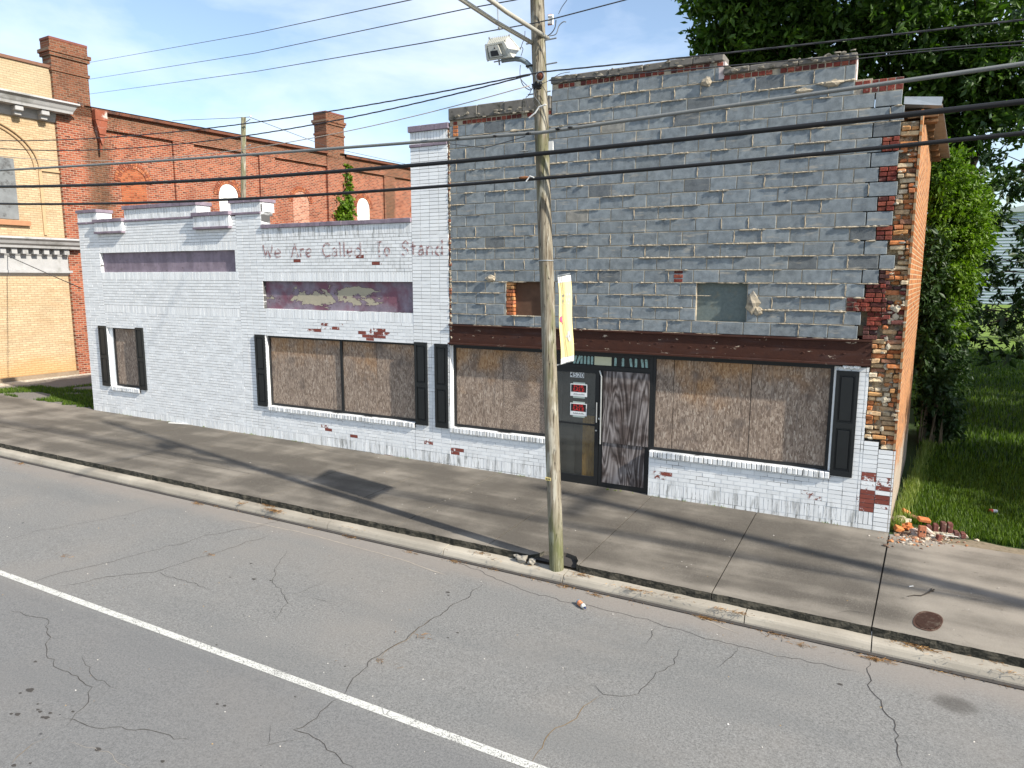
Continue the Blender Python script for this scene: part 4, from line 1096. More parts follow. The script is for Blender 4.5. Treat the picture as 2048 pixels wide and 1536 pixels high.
SKA = math.atan(.060)     # the side wall is not square to the street
def side_extra(N, c, a):
    c = N.mix(N.math('MULTIPLY', N.step(N.noise(1.5, 5, .6, vec=N.obj()), .48, .68), .45), c, (.42, .18, .06))
    pl = N.step(N.math('ADD', a[2], N.math('MULTIPLY', N.noise(2.2, 5, .6, vec=N.obj()), 2.2)), 2.2, 1.7)
    c = N.mix(N.math('MULTIPLY', pl, .8), c, N.mix(N.noise(8, 4, vec=N.obj()), (.24, .22, .19), (.40, .37, .31)))
    return c
SIDE = m_brickwall('orange_side_brick', (.27, .085, .028), (.37, .145, .048), (.46, .34, .21), extra=side_extra)
mb = MB(); mb.box(0, .45, 0, .03, -.1, 6.02); mb.box(.45, 5.1, 0, .26, -.1, 6.04); mb.box(5.1, 15.5, .7, 1.0, -.1, 5.9); mb.box(5.102, 5.35, .262, .7, -.1, 5.9)
o = mb.build('side_wall', SIDE, big, local=True); place(o, (.608, 0, 0), math.pi / 2 - SKA, big)
mb = MB(); mb.box(-7.05, -6.8, .32, 16, 4.4, 6.2); mb.box(-6.8, 1.2, 15.7, 16, -.1, 5.8); o = mb.build('rear_wall', m_brickwall('rear_brick', (.26, .085, .05), (.34, .13, .07), (.34, .28, .22)), big)
# roof with corrugated eave and rafters
mb = MB(); mb.box(-6.8, .35, .35, 15.7, 6.02, 6.08); mb.build('roof', m_flat('roof_felt_dark', (.08, .08, .08), .95), big)
mb = MB()
NX, NY = 6, 120
def sheet(mb, xa, xb, y0, y1, zf, n=160, m=3, amp=.018, per=.125):
    b = len(mb.v)
    for i in range(n + 1):
        y = y0 + (y1 - y0) * i / n; zz = amp * math.sin(y / per * 2 * math.pi)
        for j in range(m + 1):
            t = j / m; mb.v.append((xa(y) * (1 - t) + xb(y) * t, y, zf(y, t) + zz))
    for i in range(n):
        for j in range(m):
            mb.f.append((b + i * (m + 1) + j, b + i * (m + 1) + j + 1, b + (i + 1) * (m + 1) + j + 1, b + (i + 1) * (m + 1) + j)); mb.m.append(0); mb.c.append((1, 1, 1))
sheet(mb, lambda y: .2, lambda y: .83 + .08 * (y - .3), .34, 5.5, lambda y, t: 6.16 - .03 * t - .0 * y, 260)
mb.build('corrugated_roof', m_flat('corrugated_sheet', (.34, .33, .30), .5, .25, 6, metal=.35, dirt=(.20, .14, .09), dscale=3), big)
mb = MB()
mb.quad([(.36, .26, 6.265), (.83, .28, 6.215), (.85, .55, 6.22), (.36, .55, 6.27)]); mb.quad([(.36, .26, 6.265), (.36, .24, 6.16), (.82, .27, 6.10), (.83, .28, 6.215)]); mb.quad([(.36, .24, 6.16), (.36, .32, 6.13), (.81, .33, 6.08), (.82, .27, 6.10)])
mb.build('ridge_flashing', GALV, big)
for i, y in enumerate((.42, 1.0, 1.6, 2.2, 2.9, 3.6, 4.3, 5.0)):
    mb = MB(); xe = .60 + .08 * y + random.uniform(.02, .12)
    mb.bevbox(.25, xe, y, y + .05, 6.00, 6.10, .005, 0); mb.build('rafter', WOOD, big)
for y, z_ in ((.30, 5.965), (.34, 5.90)): mb = MB(); mb.bevbox(.42, .80, y, y + .16, z_, z_ + .03, .004, 0); mb.build('eave_board', WOOD, big)
mb = MB()
for i in range(9): mb.bevbox(.44 + .04 * (i % 3) * 2, .53 + .04 * (i % 3) * 2, .32 + .02 * i, .5 + .02 * i, 5.99 + .01 * (i % 2), 6.05, .01, 0, random.choice(PALR))
mb.build('loose_roof_bricks', OLDB, big)

# house number and signs on the glass door
yv = .092
t = thing('house_number', 'four white digit plates reading 4520 above the sale signs on the glass door', 'house number', (-4.46, yv, 2.0))
for i, ch in enumerate('4520'):
    xa = -4.595 + i * .068
    mb = MB(); mb.box(xa, xa + .062, yv - .003, yv, 1.975, 2.07); pl_o = mb.build('plate', WHT, t)
    mb = text_mb(ch, .115, (xa + .031, yv - .003, 1.983), depth=.0015, bold=.0004); mb.build('digit', BLK, pl_o)
def sale(z0, lab):
    t = thing('for_sale_sign', lab, 'sign', (-4.42, yv, z0), group='sale signs on the glass door')
    xa, xb, z1 = -4.585, -4.265, z0 + .225
    mb = MB(); mb.box(xa + .05, xb - .04, yv - .002, yv - .0005, z0 - .03, z1 + .03); mb.build('tape', m_flat('cloudy_tape', (.38, .45, .42), .3, .1), t)
    mb = MB(); mb.box(xa, xb, yv - .005, yv - .002, z0, z1); mb.build('border', WHT, t)
    mb = MB(); mb.box(xa + .015, xb - .015, yv - .007, yv - .005, z0 + .078, z1 - .015); pn = mb.build('panel', BLK, t)
    mb = MB(); mb.box(xa + .022, xb - .022, yv - .0065, yv - .005, z0 + .014, z0 + .072); ln = mb.build('line_box', WHT, t)
    mb = text_mb('FOR', .085, ((xa + xb) / 2, yv - .007, z0 + .150), depth=.0015, sx=1.25, bold=.0006); mb.build('word', RED, pn)
    mb = text_mb('SALE', .085, ((xa + xb) / 2, yv - .007, z0 + .086), depth=.0015, sx=1.25, bold=.0006); mb.build('word', RED, pn)
    mb = MB(); x = xa + .06
    while x < xb - .05: h = random.uniform(.012, .03); mb.box(x, x + .007, yv - .0075, yv - .0065, z0 + .028, z0 + .028 + h); mb.box(x, x + .014, yv - .0075, yv - .0065, z0 + .028 + h * .4, z0 + .034 + h * .4); x += .02
    mb.build('handwriting', BLK, ln)
sale(1.635, 'upper red and black for sale sign just under the number 4520'); sale(1.285, 'lower red and black for sale sign beside the pull handle')

# ================================================================== red brick warehouse and tan corner building (behind, left)
MRZ = math.atan2(1, .052); ML = (-26.15, 4.0, 0)
def mill_extra(N, c, a):
    def col(x0, w_, z0, z1, s_):
        f = N.math('MULTIPLY', N.step(N.math('ABSOLUTE', N.math('SUBTRACT', N.math('ADD', a[0], N.math('MULTIPLY', N.noise(1.5, 4, .6, vec=N.obj()), .5)), x0 + .25)), w_, w_ * .3), N.step(a[2], z1, z0))
        return N.math('MULTIPLY', f, s_)
    f = N.math('ADD', N.math('ADD', col(1.45, .75, 8.5, 9.4, .62), col(17.95, .7, 8.6, 9.9, .6)), col(21.6, .8, 7.4, 9.2, .6))
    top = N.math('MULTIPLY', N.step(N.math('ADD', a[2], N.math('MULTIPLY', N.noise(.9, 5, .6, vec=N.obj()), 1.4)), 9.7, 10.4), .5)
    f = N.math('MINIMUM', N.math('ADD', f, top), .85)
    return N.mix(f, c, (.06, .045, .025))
REDB = m_brickwall('red_brick', (.20, .046, .023), (.29, .082, .040), (.38, .27, .195), extra=mill_extra, bh=.078)
ORB = m_brickwall('infill_orange_brick', (.27, .066, .027), (.32, .095, .04), (.32, .15, .08), bh=.078)
PKB = m_brickwall('infill_pink_brick', (.34, .12, .07), (.42, .20, .13), (.50, .38, .30), bh=.078)
def tan_extra(N, c, a):
    c = N.mix(N.math('MULTIPLY', N.step(N.noise(1, 5, .65, vec=N.scale(N.obj(), .5, 1, 2.6)), .46, .7), .5), c, (.34, .22, .11))
    f = N.step(N.math('ADD', a[2], N.math('MULTIPLY', N.noise(.8, 3, vec=N.obj()), .8)), 1.6, .7)
    c = N.mix(N.math('MULTIPLY', f, .5), c, (.42, .22, .06))
    return N.mix(N.math('MULTIPLY', N.step(a[2], 9.9, 10.0), .45), c, (.32, .27, .18))
TANB = m_brickwall('tan_brick', (.43, .325, .205), (.45, .345, .22), (.36, .265, .16), extra=tan_extra, bh=.078, mort=.008, dk=.9, hd=.15)
mill = thing('brick_warehouse', 'long red brick warehouse with two chimneys and blind arched windows behind the white shop', 'building', ML, MRZ)
EZ = lambda u: 9.86 + .016 * u
mb = MB()
mb.prism([(0, -.3), (24, -.3), (24, EZ(24) - .02), (0, EZ(0) - .02)], .10, .5, 0)
def strip(x0, x1, z0, z1, y0=0., y1=.1): mb.box(x0, x1, y0, y1, z0, z1)
for a, b in ((1.25, 1.45), (4.55, 5.5), (8.87, 9.77), (13.12, 13.55), (17.5, 18.4), (21.5, 22.3)): strip(a, b, -.3, 9.22 + .014 * a)
for a, b in ((0, 1.25),): strip(a, b, -.3, EZ(0) - .02, -.12, .1)
mb.prism([(1.25, 9.23), (24, 9.55), (24, EZ(24) - .02), (1.25, EZ(0) - .02)], -.0, .10, 0)
mb.prism([(1.25, 9.19), (24, 9.51), (24, 9.56), (1.25, 9.24)], -.03, .02, 0)
mb.box(13.1, 14.4, -.05, .1, -.3, 9.9)
mb.box(0, .3, .5, 18, -.3, 9.0); mb.box(0, 24, 17.7, 18, -.3, 9.0); mb.box(23.7, 24, .5, 17.7, -.3, 9.0)
o = mb.build('wall', REDB, mill, local=True)
def chimney(u0, u1, z0, z1, d0, d1):
    mb = MB(); mb.box(u0, u1, d0, d1, z0, z1)
    mb.box(u0 - .06, u1 + .06, d0 - .06, d1 + .06, z1 - .62, z1 - .50); mb.box(u0 - .10, u1 + .10, d0 - .10, d1 + .10, z1 - .50, z1 - .38); mb.box(u0 - .04, u1 + .04, d0 - .04, d1 + .04, z1 - 1.12, z1 - 1.02)
    mb.box(u0 - .02, u1 + .02, d0 - .02, d1 + .02, z1 - .38, z1 - .08)
    c = mb.build('chimney', REDB, mill, local=True)
    mb = MB()
    mb.box(u0 - .03, u1 + .03, d0 - .03, d1 + .03, z1 - .08, z1); mb.build('chimney_cap', m_flat('dark_red_tile', (.16, .06, .045), .9, .3), c, local=True)
chimney(0, 1.25, 9.5, 12.0, -.12, .45); chimney(13.1, 14.35, 9.8, 12.05, -.05, .8)
def arch(u, w_, zt, mat, z0=5.0, ringc=None):
    r = w_ / 2; zc = zt - r
    mb = MB(); P = [(u - r, z0), (u + r, z0)] + [(u + r * math.cos(t), zc + r * math.sin(t)) for t in np.linspace(0, math.pi, 15)]
    mb.prism([(p[0], p[1]) for p in P], .085, .13); wdw = mb.build('window', mat, mill, local=True)
    mb = MB(); n = 22
    for ring in (0, 1):
        for i in range(n):
            t0 = math.pi * (i + .08) / n; t1 = math.pi * (i + .92) / n; ra, rb = r + .01 + ring * .13, r + .125 + ring * .13
            mb.prism([(u + ra * math.cos(t0), zc + ra * math.sin(t0)), (u + rb * math.cos(t0), zc + rb * math.sin(t0)), (u + rb * math.cos(t1), zc + rb * math.sin(t1)), (u + ra * math.cos(t1), zc + ra * math.sin(t1))], .055 - .0 * ring, .105, 0,
                     random.choice([(.30, .09, .045), (.22, .07, .04), (.36, .13, .06)]))
    mb.build('arch_ring', OLDB, wdw, local=True)
def m_wboard():
    N = NT('white_painted_board'); n = N.noise(1, 5, .7, vec=N.scale(N.obj(), 9, 9, 3))
    return N.done(N.mix(N.step(n, .48, .66), (.72, .72, .70), (.38, .36, .34)), .8, n, .4, .005)
WB = m_wboard()
arch(2.8, 1.03, 7.9, ORB); arch(7.15, .98, 7.81, WB); arch(11.35, 1.02, 7.92, PKB); arch(15.8, .96, 8.02, WB); arch(20.6, 1.0, 8.1, ORB)
GUT = m_flat('rusty_gutter', (.13, .05, .03), .85, .4, 6, dirt=(.05, .03, .025), dscale=2)
for ua, ub in ((1.25, 13.08), (14.38, 24.0)):
    mb = MB(); n = 10
    for i in range(n):
        u0, u1 = ua + (ub - ua) * i / n, ua + (ub - ua) * (i + 1) / n
        b = [(u0, -.16, EZ(u0)), (u1, -.16, EZ(u1)), (u1, -.16, EZ(u1) - .11), (u0, -.16, EZ(u0) - .11)]
        mb.quad([b[3], b[2], b[1], b[0]]); mb.quad([b[3], (u0, 0, EZ(u0) - .16), (u1, 0, EZ(u1) - .16), b[2]]); mb.quad([b[0], b[1], (u1, .3, EZ(u1) + .05), (u0, .3, EZ(u0) + .05)])
    mb.build('gutter', GUT, mill, local=True)
mb = MB()
for i in range(24):
    mb.quad([(i * 1., -.20, EZ(i) + .015), (i + 1., -.20, EZ(i + 1) + .015), (i + 1., 9, EZ(i + 1) + .62), (i * 1., 9, EZ(i) + .62)]) if not (13 <= i + .5 <= 14.4 or i < 1) else mb.quad([(i * 1., .85, EZ(i) + .07), (i + 1., .85, EZ(i + 1) + .07), (i + 1., 9, EZ(i + 1) + .62), (i * 1., 9, EZ(i) + .62)])
    mb.quad([(i * 1., 9, EZ(i) + .62), (i + 1., 9, EZ(i + 1) + .62), (i + 1., 18, EZ(i + 1) - .6), (i * 1., 18, EZ(i) - .6)])
mb.build('roof', m_flat('pale_metal_roof', (.50, .50, .50), .5, .1), mill, local=True)
mb = MB(); mb.box(1.28, 1.72, -.32, -.02, 9.45, 9.80); mb.prism([(1.28, 9.45), (1.72, 9.45), (1.62, 8.95), (1.40, 8.95)], -.30, -.02); mb.prism([(1.40, 8.95), (1.62, 8.95), (1.53, 8.6), (1.48, 8.6)], -.26, -.05); mb.tube([(1.5, -.15, 8.65), (1.5, -.12, 8.35)], .05, 8)
mb.build('rain_hopper', m_flat('rusty_white_hopper', (.22, .065, .035), .8, .4, 5, dirt=(.5, .48, .44), dscale=1.6), mill, local=True)

tan = thing('tan_brick_building', 'tan brick corner building with two white cornices and a boarded window at the left edge', 'building', ML, MRZ)
mb = MB(); mb.box(-9, -.002, .02, .4, .28, 10.95); mb.box(-9, -.002, -.02, .42, -.3, .28); mb.box(-9, -8.7, .4, 16, -.3, 10.5)
mb.build('wall', TANB, tan, local=True)
mb = MB(); mb.box(-9, -.0, -.04, .5, 10.95, 11.05); mb.build('coping', m_flat('brown_coping', (.17, .09, .06), .9, .3), tan, local=True)
CORN = m_flat('weathered_white_cornice', (.33, .33, .33), .75, .2, 5, dirt=(.22, .22, .21), dscale=1.2)
def cornice(prof, name, u1=.0):
    mb = MB(); n = len(prof); a = len(mb.v)
    us = [-9, u1]
    for ui, u in enumerate(us):
        for y, z in prof: mb.v.append((u + (max(0, -y) * .8 if ui else 0), y, z))
    for j in range(n):
        k = (j + 1) % n; mb.f.append((a + j, a + n + j, a + n + k, a + k)); mb.m.append(0); mb.c.append((1, 1, 1))
    mb.f.append(tuple(a + n + j for j in range(n))); mb.m.append(0); mb.c.append((1, 1, 1)); mb.f.append(tuple(a + j for j in range(n))[::-1]); mb.m.append(0); mb.c.append((1, 1, 1))
    return mb.build(name, CORN, tan, local=True)
c1 = cornice([(.02, 9.82), (-.70, 9.78), (-.72, 9.72), (-.62, 9.66), (-.56, 9.55), (-.52, 9.50), (-.50, 9.42), (-.12, 9.42), (-.10, 9.28), (-.05, 9.16), (-.03, 9.12), (.02, 9.12)], 'upper_cornice', -.02)
for i in range(11):
    u = -.62 - i * .82
    mb = MB(); mb.bevbox(u, u + .26, -.44, -.1, 9.24, 9.41, .02); mb.prism([(u + .03, 9.12), (u + .23, 9.12), (u + .23, 9.24), (u + .03, 9.24)], -.3, -.1); mb.build('bracket', CORN, c1, local=True)
c2 = cornice([(.02, 5.12), (-.62, 5.08), (-.64, 5.02), (-.55, 4.95), (-.50, 4.86), (-.42, 4.80), (-.40, 4.72), (-.12, 4.72), (-.10, 4.50), (-.06, 4.45), (-.06, 3.98), (-.14, 3.95), (-.14, 3.88), (-.06, 3.82), (.02, 3.76)], 'lower_cornice', -.02)
for i in range(26):
    u = -.22 - i * .34
    mb = MB(); mb.box(u, u + .17, -.30, -.1, 4.52, 4.70); mb.build('dentil', CORN, c2, local=True)
mb = MB(); mb.box(-4.2, -1.45, -.01, .03, 5.68, 7.7); wv = mb.build('window', m_flat('grey_window_boards', (.16, .17, .175), .9, .45, 3, bump=.8, dirt=(.06, .06, .06), dscale=2), tan, local=True)
mb = MB(); mb.box(-4.5, -1.15, -.12, .03, 5.48, 5.64); mb.build('sill', m_flat('brown_sill', (.34, .17, .09), .85), tan, local=True)
mb = MB()
for rr_ in (2.15, 2.0):
    pts = [(-2.8 + rr_ * math.cos(t), -.0 - (.03 if rr_ > 2.1 else .015), 7.45 + rr_ * .72 * math.sin(t)) for t in np.linspace(0, math.pi, 28)]
    mb.tube(pts, .035, 6)
mb.box(-.68, -.002, -.045, .03, 7.40, 7.46); mb.box(-.70, -.60, -.035, .03, 5.2, 7.4)
mb.build('arch_moulding', m_flat('tan_moulding', (.40, .28, .16), .9), tan, local=True)
mb = MB(); mb.box(-9, -.002, -.16, -.02, -.3, .30); mb.build('plinth', m_flat('old_concrete_plinth', (.22, .17, .12), .9, .4, 4), tan, local=True)

# ================================================================== utility pole in front, lamp, arms, banner
pole = thing('utility_pole', 'tall weathered wooden utility pole standing in the broken kerb before the shop door', 'utility pole', (-3.292, -3.3, -.12))
PB, PT = Vector((-3.292, -3.3, -.35)), Vector((-3.755, -3.3, 9.2))
def pp(z): t = (z - PB.z) / (PT.z - PB.z); return PB.lerp(PT, t)
mb = MB(); zs = np.linspace(-.35, 9.2, 34)
mb.tube([pp(z) + Vector((.004 * mnoise.noise(Vector((z, 0, 0))), .004 * mnoise.noise(Vector((0, z, 0))), 0)) for z in zs], [.0965 - .0014 * (z + .35) + .002 * mnoise.noise(Vector((0, 0, z * 2))) for z in zs], 20)
mb.build('pole', POLE, pole, smooth=True)
def pr_(z): return .0965 - .0014 * (z + .35)
mb = MB(); p = pp(1.14); mb.box(p.x - .075, p.x + .005, -3.3 - pr_(1.1) - .002, -3.3 - pr_(1.1) + .03, 1.115, 1.155); tg = mb.build('tag_plate', m_flat('yellow_tag', (.68, .55, .22), .5), pole)
mb = MB()
for i, x in enumerate((-.06, -.038, -.016)): mb.box(p.x + x, p.x + x + .01, -3.3 - pr_(1.1) - .004, -3.3 - pr_(1.1) - .002, 1.124, 1.147)
mb.build('tag_mark', BLK, tg)
for z in (6.58, 3.95, 6.30, 5.98):
    p = pp(z); mb = MB()
    if z == 3.95: mb.tube([(p.x + (pr_(z) + .004) * math.cos(t), p.y + (pr_(z) + .004) * math.sin(t), z) for t in np.linspace(0, 2 * math.pi, 24)], .006, 5); mb.build('strap', GALV, pole)
    else: mb.tube([(p.x - .17, p.y, z), (p.x + .24 if z > 6.1 else p.x + .14, p.y, z + .01)], .009, 6); mb.build('bolt', GALV, pole)
mb = MB(); p = pp(5.55); mb.box(p.x + .10, p.x + .16, -3.31, -3.29, 5.25, 5.40); mb.build('marker_plate', WHITEP, pole)
# twin-tube bracket reaching over the road
arm = thing('street_light_arm', 'pale twin tube bracket rising from the pole top out over the road', 'light arm', pp(6.6))
for (dx, z0, dz) in ((.09, 6.63, .10), (-.05, 6.56, .06)):
    p = pp(z0); mb = MB(); mb.tube([(p.x + dx, -3.22, z0 + .0), (p.x + dx - .05, -4.2, z0 - .02 + dz * .3), (p.x + dx - .10, -5.5, z0 - .02 + dz)], .026, 10)
    mb.build('tube', m_flat('pale_grey_tube', (.42, .40, .34), .5, .15, 12, metal=.2), arm, smooth=True)
# find true positions of the arms from their line in the photograph
lamp = thing('flood_lamp', 'boxy off-white floodlight on a curved grey arm fixed to the pole', 'lamp', (-4.1, -3.35, 6.5))
def lx(px, py, y): return at(px, py, y)
Y0 = -3.42
def hexa(mb, pts, mat=0):   # four front points, four back points
    for f in ((0, 1, 2, 3), (7, 6, 5, 4), (1, 0, 4, 5), (2, 1, 5, 6), (3, 2, 6, 7), (0, 3, 7, 4)): mb.quad([pts[i] for i in f], mat)
YF, YB = -3.60, -3.36
FT = [lx(976, 122, YF + .02), lx(1027, 115, YF + .02), lx(1010, 83.5, YF), lx(972, 91.5, YF)]
BT = [lx(988, 108, YB), lx(1041, 97.5, YB), lx(1018.5, 72, YB), lx(978.5, 77.5, YB)]
hd = MB(); hexa(hd, FT + BT)
def Fq(u, v, o=0.):    # point on the front face, o = how far it stands off
    p = FT[0].lerp(FT[1], u).lerp(FT[3].lerp(FT[2], u), v); return p + Vector((0, -o, 0))
# raised rim round the recessed front
for a, b, c, d in ((0, 1, .90, 1), (0, .09, 0, .9), (.86, 1, 0, .9), (.09, .86, 0, .08)):
    q = [Fq(a, c), Fq(b, c), Fq(b, d), Fq(a, d)]; hexa(hd, [p + Vector((0, -.035, 0)) for p in q] + q)
hb = hd.build('housing', LAMPW, lamp)
FINM = m_flat('fin_paint', (.42, .42, .37), .5)
mb = MB()
for i in range(10):
    u = .05 + i * .1
    a0_, a1_ = FT[3].lerp(FT[2], u), FT[3].lerp(FT[2], u + .04); b0_, b1_ = BT[3].lerp(BT[2], u), BT[3].lerp(BT[2], u + .04); up = Vector((0, 0, .014))
    hexa(mb, [a0_, a1_, a1_ + up, a0_ + up, b0_, b1_, b1_ + up, b0_ + up])
mb.build('cooling_fins', FINM, hb)
mb = MB(); q = [Fq(.16, .10), Fq(.66, .10), Fq(.66, .84), Fq(.16, .84)]; hexa(mb, [p + Vector((0, -.05, 0)) for p in q] + q); mb.build('gear_box', m_flat('dull_gear_box', (.44, .44, .40), .5), hb)
mb = MB(); q = [Fq(.24, .16, .051), Fq(.56, .16, .051), Fq(.56, .50, .051), Fq(.24, .50, .051)]; hexa(mb, [p + Vector((0, -.003, 0)) for p in q] + q); mb.lump(Fq(.48, .66, .052), .012, 1, 0, rough=.1); mb.build('vent', BLK, hb)
for p in (FT[3], BT[3], BT[2], FT[2], FT[0], BT[1]):
    mb = MB(); mb.lump(p + Vector((0, 0, .006)), .013, 1, 0, rough=.2, sc_=(.7, .7, 1.3)); mb.build('clip', BLK, hb)
mb = MB()
P = [lx(1003, 121, -3.40), lx(1015, 119, -3.38), lx(1030, 117.5, -3.36), lx(1042, 119, -3.35), lx(1053, 125, -3.34), lx(1062, 134, -3.33), lx(1068, 145, -3.33), lx(1072, 158, -3.33), lx(1074, 172, -3.33)]
mb.tube(P, [.030] * 4 + [.031] * 5, 10); mb.build('curved_arm', m_flat('grey_steel_arm', (.26, .31, .33), .45, .2, 9, metal=.5), lamp, smooth=True)
mb = MB(); mb.tube([lx(997, 113, -3.42), lx(999, 130, -3.42)], .010, 6); mb.tube([lx(988, 124, -3.42), lx(1003, 121, -3.42)], .008, 6); mb.build('yoke', GALV, lamp)
mb = MB(); mb.tube([lx(1052, 133, -3.36), lx(1076, 128, -3.36)], .011, 6); mb.build('arm_strap', BLACK, lamp)
# meter-like reel of cable and bundle on the pole
t = thing('cable_junction', 'dark tangle of wire ends and a brown porcelain knob where thin wires meet the pole', 'wire junction', pp(6.1))
mb = MB(); mb.lump(lx(1081, 153, -3.45), .045, 2, 0, rough=.12); mb.build('porcelain_knob', m_flat('brown_porcelain', (.10, .035, .02), .25), t)
mb = MB(); q = lx(1081, 153, -3.46); mb.tube([q + Vector((.055 * math.cos(a_), -.01, .055 * math.sin(a_))) for a_ in np.linspace(0, 2 * math.pi, 14)], .007, 5); mb.build('clevis', GALV, t)
mb = MB(); mb.lump(lx(1072, 172, -3.42), .05, 2, 0, sc_=(1.1, .7, .8), rough=.7, seed=3); mb.lump(lx(1080, 168, -3.44), .035, 1, 0, rough=.7, seed=6); mb.build('connector_bundle', BLACK, t)
loops = [((1040, 152), (1046, 170), (1060, 180), (1068, 172)), ((1041, 130), (1040, 145), (1043, 160), (1062, 178)), ((1064, 176), (1058, 190), (1052, 196), (1056, 214)), ((1072, 176), (1068, 190), (1078, 205), (1084, 216)), ((1080, 166), (1090, 180), (1095, 200), (1098, 215)), ((1050, 62), (1049, 75), (1043, 92), (1046, 98), (1042, 112)), ((1084, 168), (1100, 160), (1120, 148), (1140, 144)), ((1070, 180), (1072, 195), (1066, 205), (1075, 216)), ((1095, 72), (1103, 66), (1110, 55), (1112, 40)), ((1099, 72), (1112, 68), (1118, 52), (1126, 44), (1132, 44)), ((1117, 28), (1124, 14), (1134, 0))]
for i, lp in enumerate(loops):
    mb = MB(); P = [lx(a, b, -3.44) for a, b in lp]; Q = []
    for k in range(len(P) - 1):
        p0, p1, p2, p3 = P[max(k - 1, 0)], P[k], P[k + 1], P[min(k + 2, len(P) - 1)]
        for s_ in range(6):
            u = s_ / 6; Q.append(.5 * ((2 * p1) + (-p0 + p2) * u + (2 * p0 - 5 * p1 + 4 * p2 - p3) * u * u + (-p0 + 3 * p1 - 3 * p2 + p3) * u ** 3))
    Q.append(P[-1]); mb.tube(Q, .0042 if i not in (0, 8, 9) else .006, 5); mb.build('loose_wire', WIRE if i % 3 else GREYCABLE, t)
mb = MB(); mb.tube([lx(1058, 236, -3.5), lx(1070, 226, -3.5), lx(1078, 214, -3.5), lx(1092, 209, -3.5)], .009, 6); mb.build('white_tie', WHITEP, t)
# spool insulator rack
t = thing('spool_insulator', 'white spool insulator rack with red ends on the right side of the pole top', 'insulator', (-3.42, -3.3, 6.75))
mb = MB()
for py in (33, 41, 46): mb.tube([lx(1097, py, -3.4), lx(1106, py - .5, -3.4)], .022, 8)
mb.build('spool', WHITEP, t)
mb = MB(); mb.tube([lx(1096, 31, -3.4), lx(1104, 30, -3.4)], .012, 6); mb.tube([lx(1096, 49, -3.4), lx(1104, 48, -3.4)], .012, 6); mb.tube([lx(1101, 29, -3.4), lx(1101, 50, -3.4)], .007, 6); mb.build('bracket', m_flat('red_bracket', (.34, .06, .04), .6), t)
t = thing('wire_spreader', 'grey vertical spreader hanging between two thin wires left of the pole', 'wire spreader', (-4.08, -3.45, 6.75))
mb = MB(); mb.tube([lx(998.5, 60, -3.45), lx(996, 30, -3.45), lx(995, 4, -3.45), lx(994, -30, -3.45)], .010, 6); mb.build('rod', GALV, t)
mb = MB(); mb.lump(lx(999, 57, -3.45), .02, 1, 0, rough=.4); mb.lump(lx(994.5, 10, -3.45), .026, 1, 0, rough=.5); mb.build('clamp', GREYCABLE, t)

# banner
bn = thing('street_banner', 'yellow cloth banner with white hems hanging from the pole side towards the shop', 'banner', (-3.38, -3.1, 2.6))
A0, A1 = Vector((-3.385, -3.19, 3.745)), Vector((-3.345, -3.19, 2.625)); yb_ = -2.42
B0 = at(1139.5, 550, yb_); B1 = at(1146.5, 720.5, yb_)
def bpt(u, v):   # u 0..1 out from pole, v 0..1 down
    p = A0.lerp(A1, v).lerp(B0.lerp(B1, v), u); p.x += .016 * math.sin(u * 7 + v * 2) + .008 * math.sin(v * 9); return p
def bpatch(u0, u1, v0, v1, mat, nm, off=0., nu=8, nv=14, par=None):
    mb = MB(); b = len(mb.v)
    for s_ in (0, 1):
        for i in range(nu + 1):
            for j in range(nv + 1):
                q = bpt(u0 + (u1 - u0) * i / nu, v0 + (v1 - v0) * j / nv); q.x += off + (.0 if s_ else -.003); mb.v.append(tuple(q))
    m_ = (nu + 1) * (nv + 1)
    for s_ in (0, 1):
        for i in range(nu):
            for j in range(nv):
                f = (b + s_ * m_ + i * (nv + 1) + j, b + s_ * m_ + (i + 1) * (nv + 1) + j, b + s_ * m_ + (i + 1) * (nv + 1) + j + 1, b + s_ * m_ + i * (nv + 1) + j + 1)
                mb.f.append(f if s_ else f[::-1]); mb.m.append(0); mb.c.append((1, 1, 1))
    return mb.build(nm, mat, par or bn, smooth=True)
cloth = bpatch(0, 1, .07, .935, YEL, 'cloth')
bpatch(-.002, 1.002, 0, .068, m_flat('white_hem', (.75, .74, .70), .8), 'hem'); bpatch(-.002, 1.002, .937, 1, bpy.data.materials['white_hem'], 'hem')
FG = m_flat('faded_grey_print', (.60, .56, .42), .8)
GRYP = m_flat('grey_print', (.56, .55, .52), .8); PINK = m_flat('pink_print', (.60, .10, .22), .8)
for j, (v, n, h) in enumerate(((.205, 7, .028), (.265, 5, .030), (.315, 4, .018))):
    for i in range(n):
        u = .14 + i * .78 / n
        if (i + j) % 4 != 3: bpatch(u, u + .07, v, v + h, FG, 'print_mark', .0045, 1, 1, cloth)
def blob(u, v, ru, rv, mat, nm='print_flower'):
    mb = MB()
    P = [bpt(u + ru * math.cos(a_), v + rv * math.sin(a_)) + Vector((.0045 + .004, 0, 0)) for a_ in np.linspace(0, 2 * math.pi, 11)[:-1]]; mb.quad(P)
    mb.build(nm, mat, cloth)
blob(.10, .48, .08, .035, PINK); blob(.16, .505, .05, .02, PINK); blob(.24, .535, .03, .012, m_flat('red_line_print', (.40, .06, .06), .8))
blob(.66, .70, .14, .018, GRYP); blob(.70, .67, .07, .03, GRYP); blob(.70, .735, .07, .03, GRYP); blob(.70, .70, .04, .02, m_flat('dark_grey_print', (.22, .22, .22), .8))
for z in (3.76, 2.62):
    mb = MB(); mb.tube([(-3.36, -3.25, z), tuple(B0 + Vector((0, 0, .02)) if z > 3 else B1 - Vector((0, 0, .01)))], .008, 6); mb.build('rod', GALV, bn)

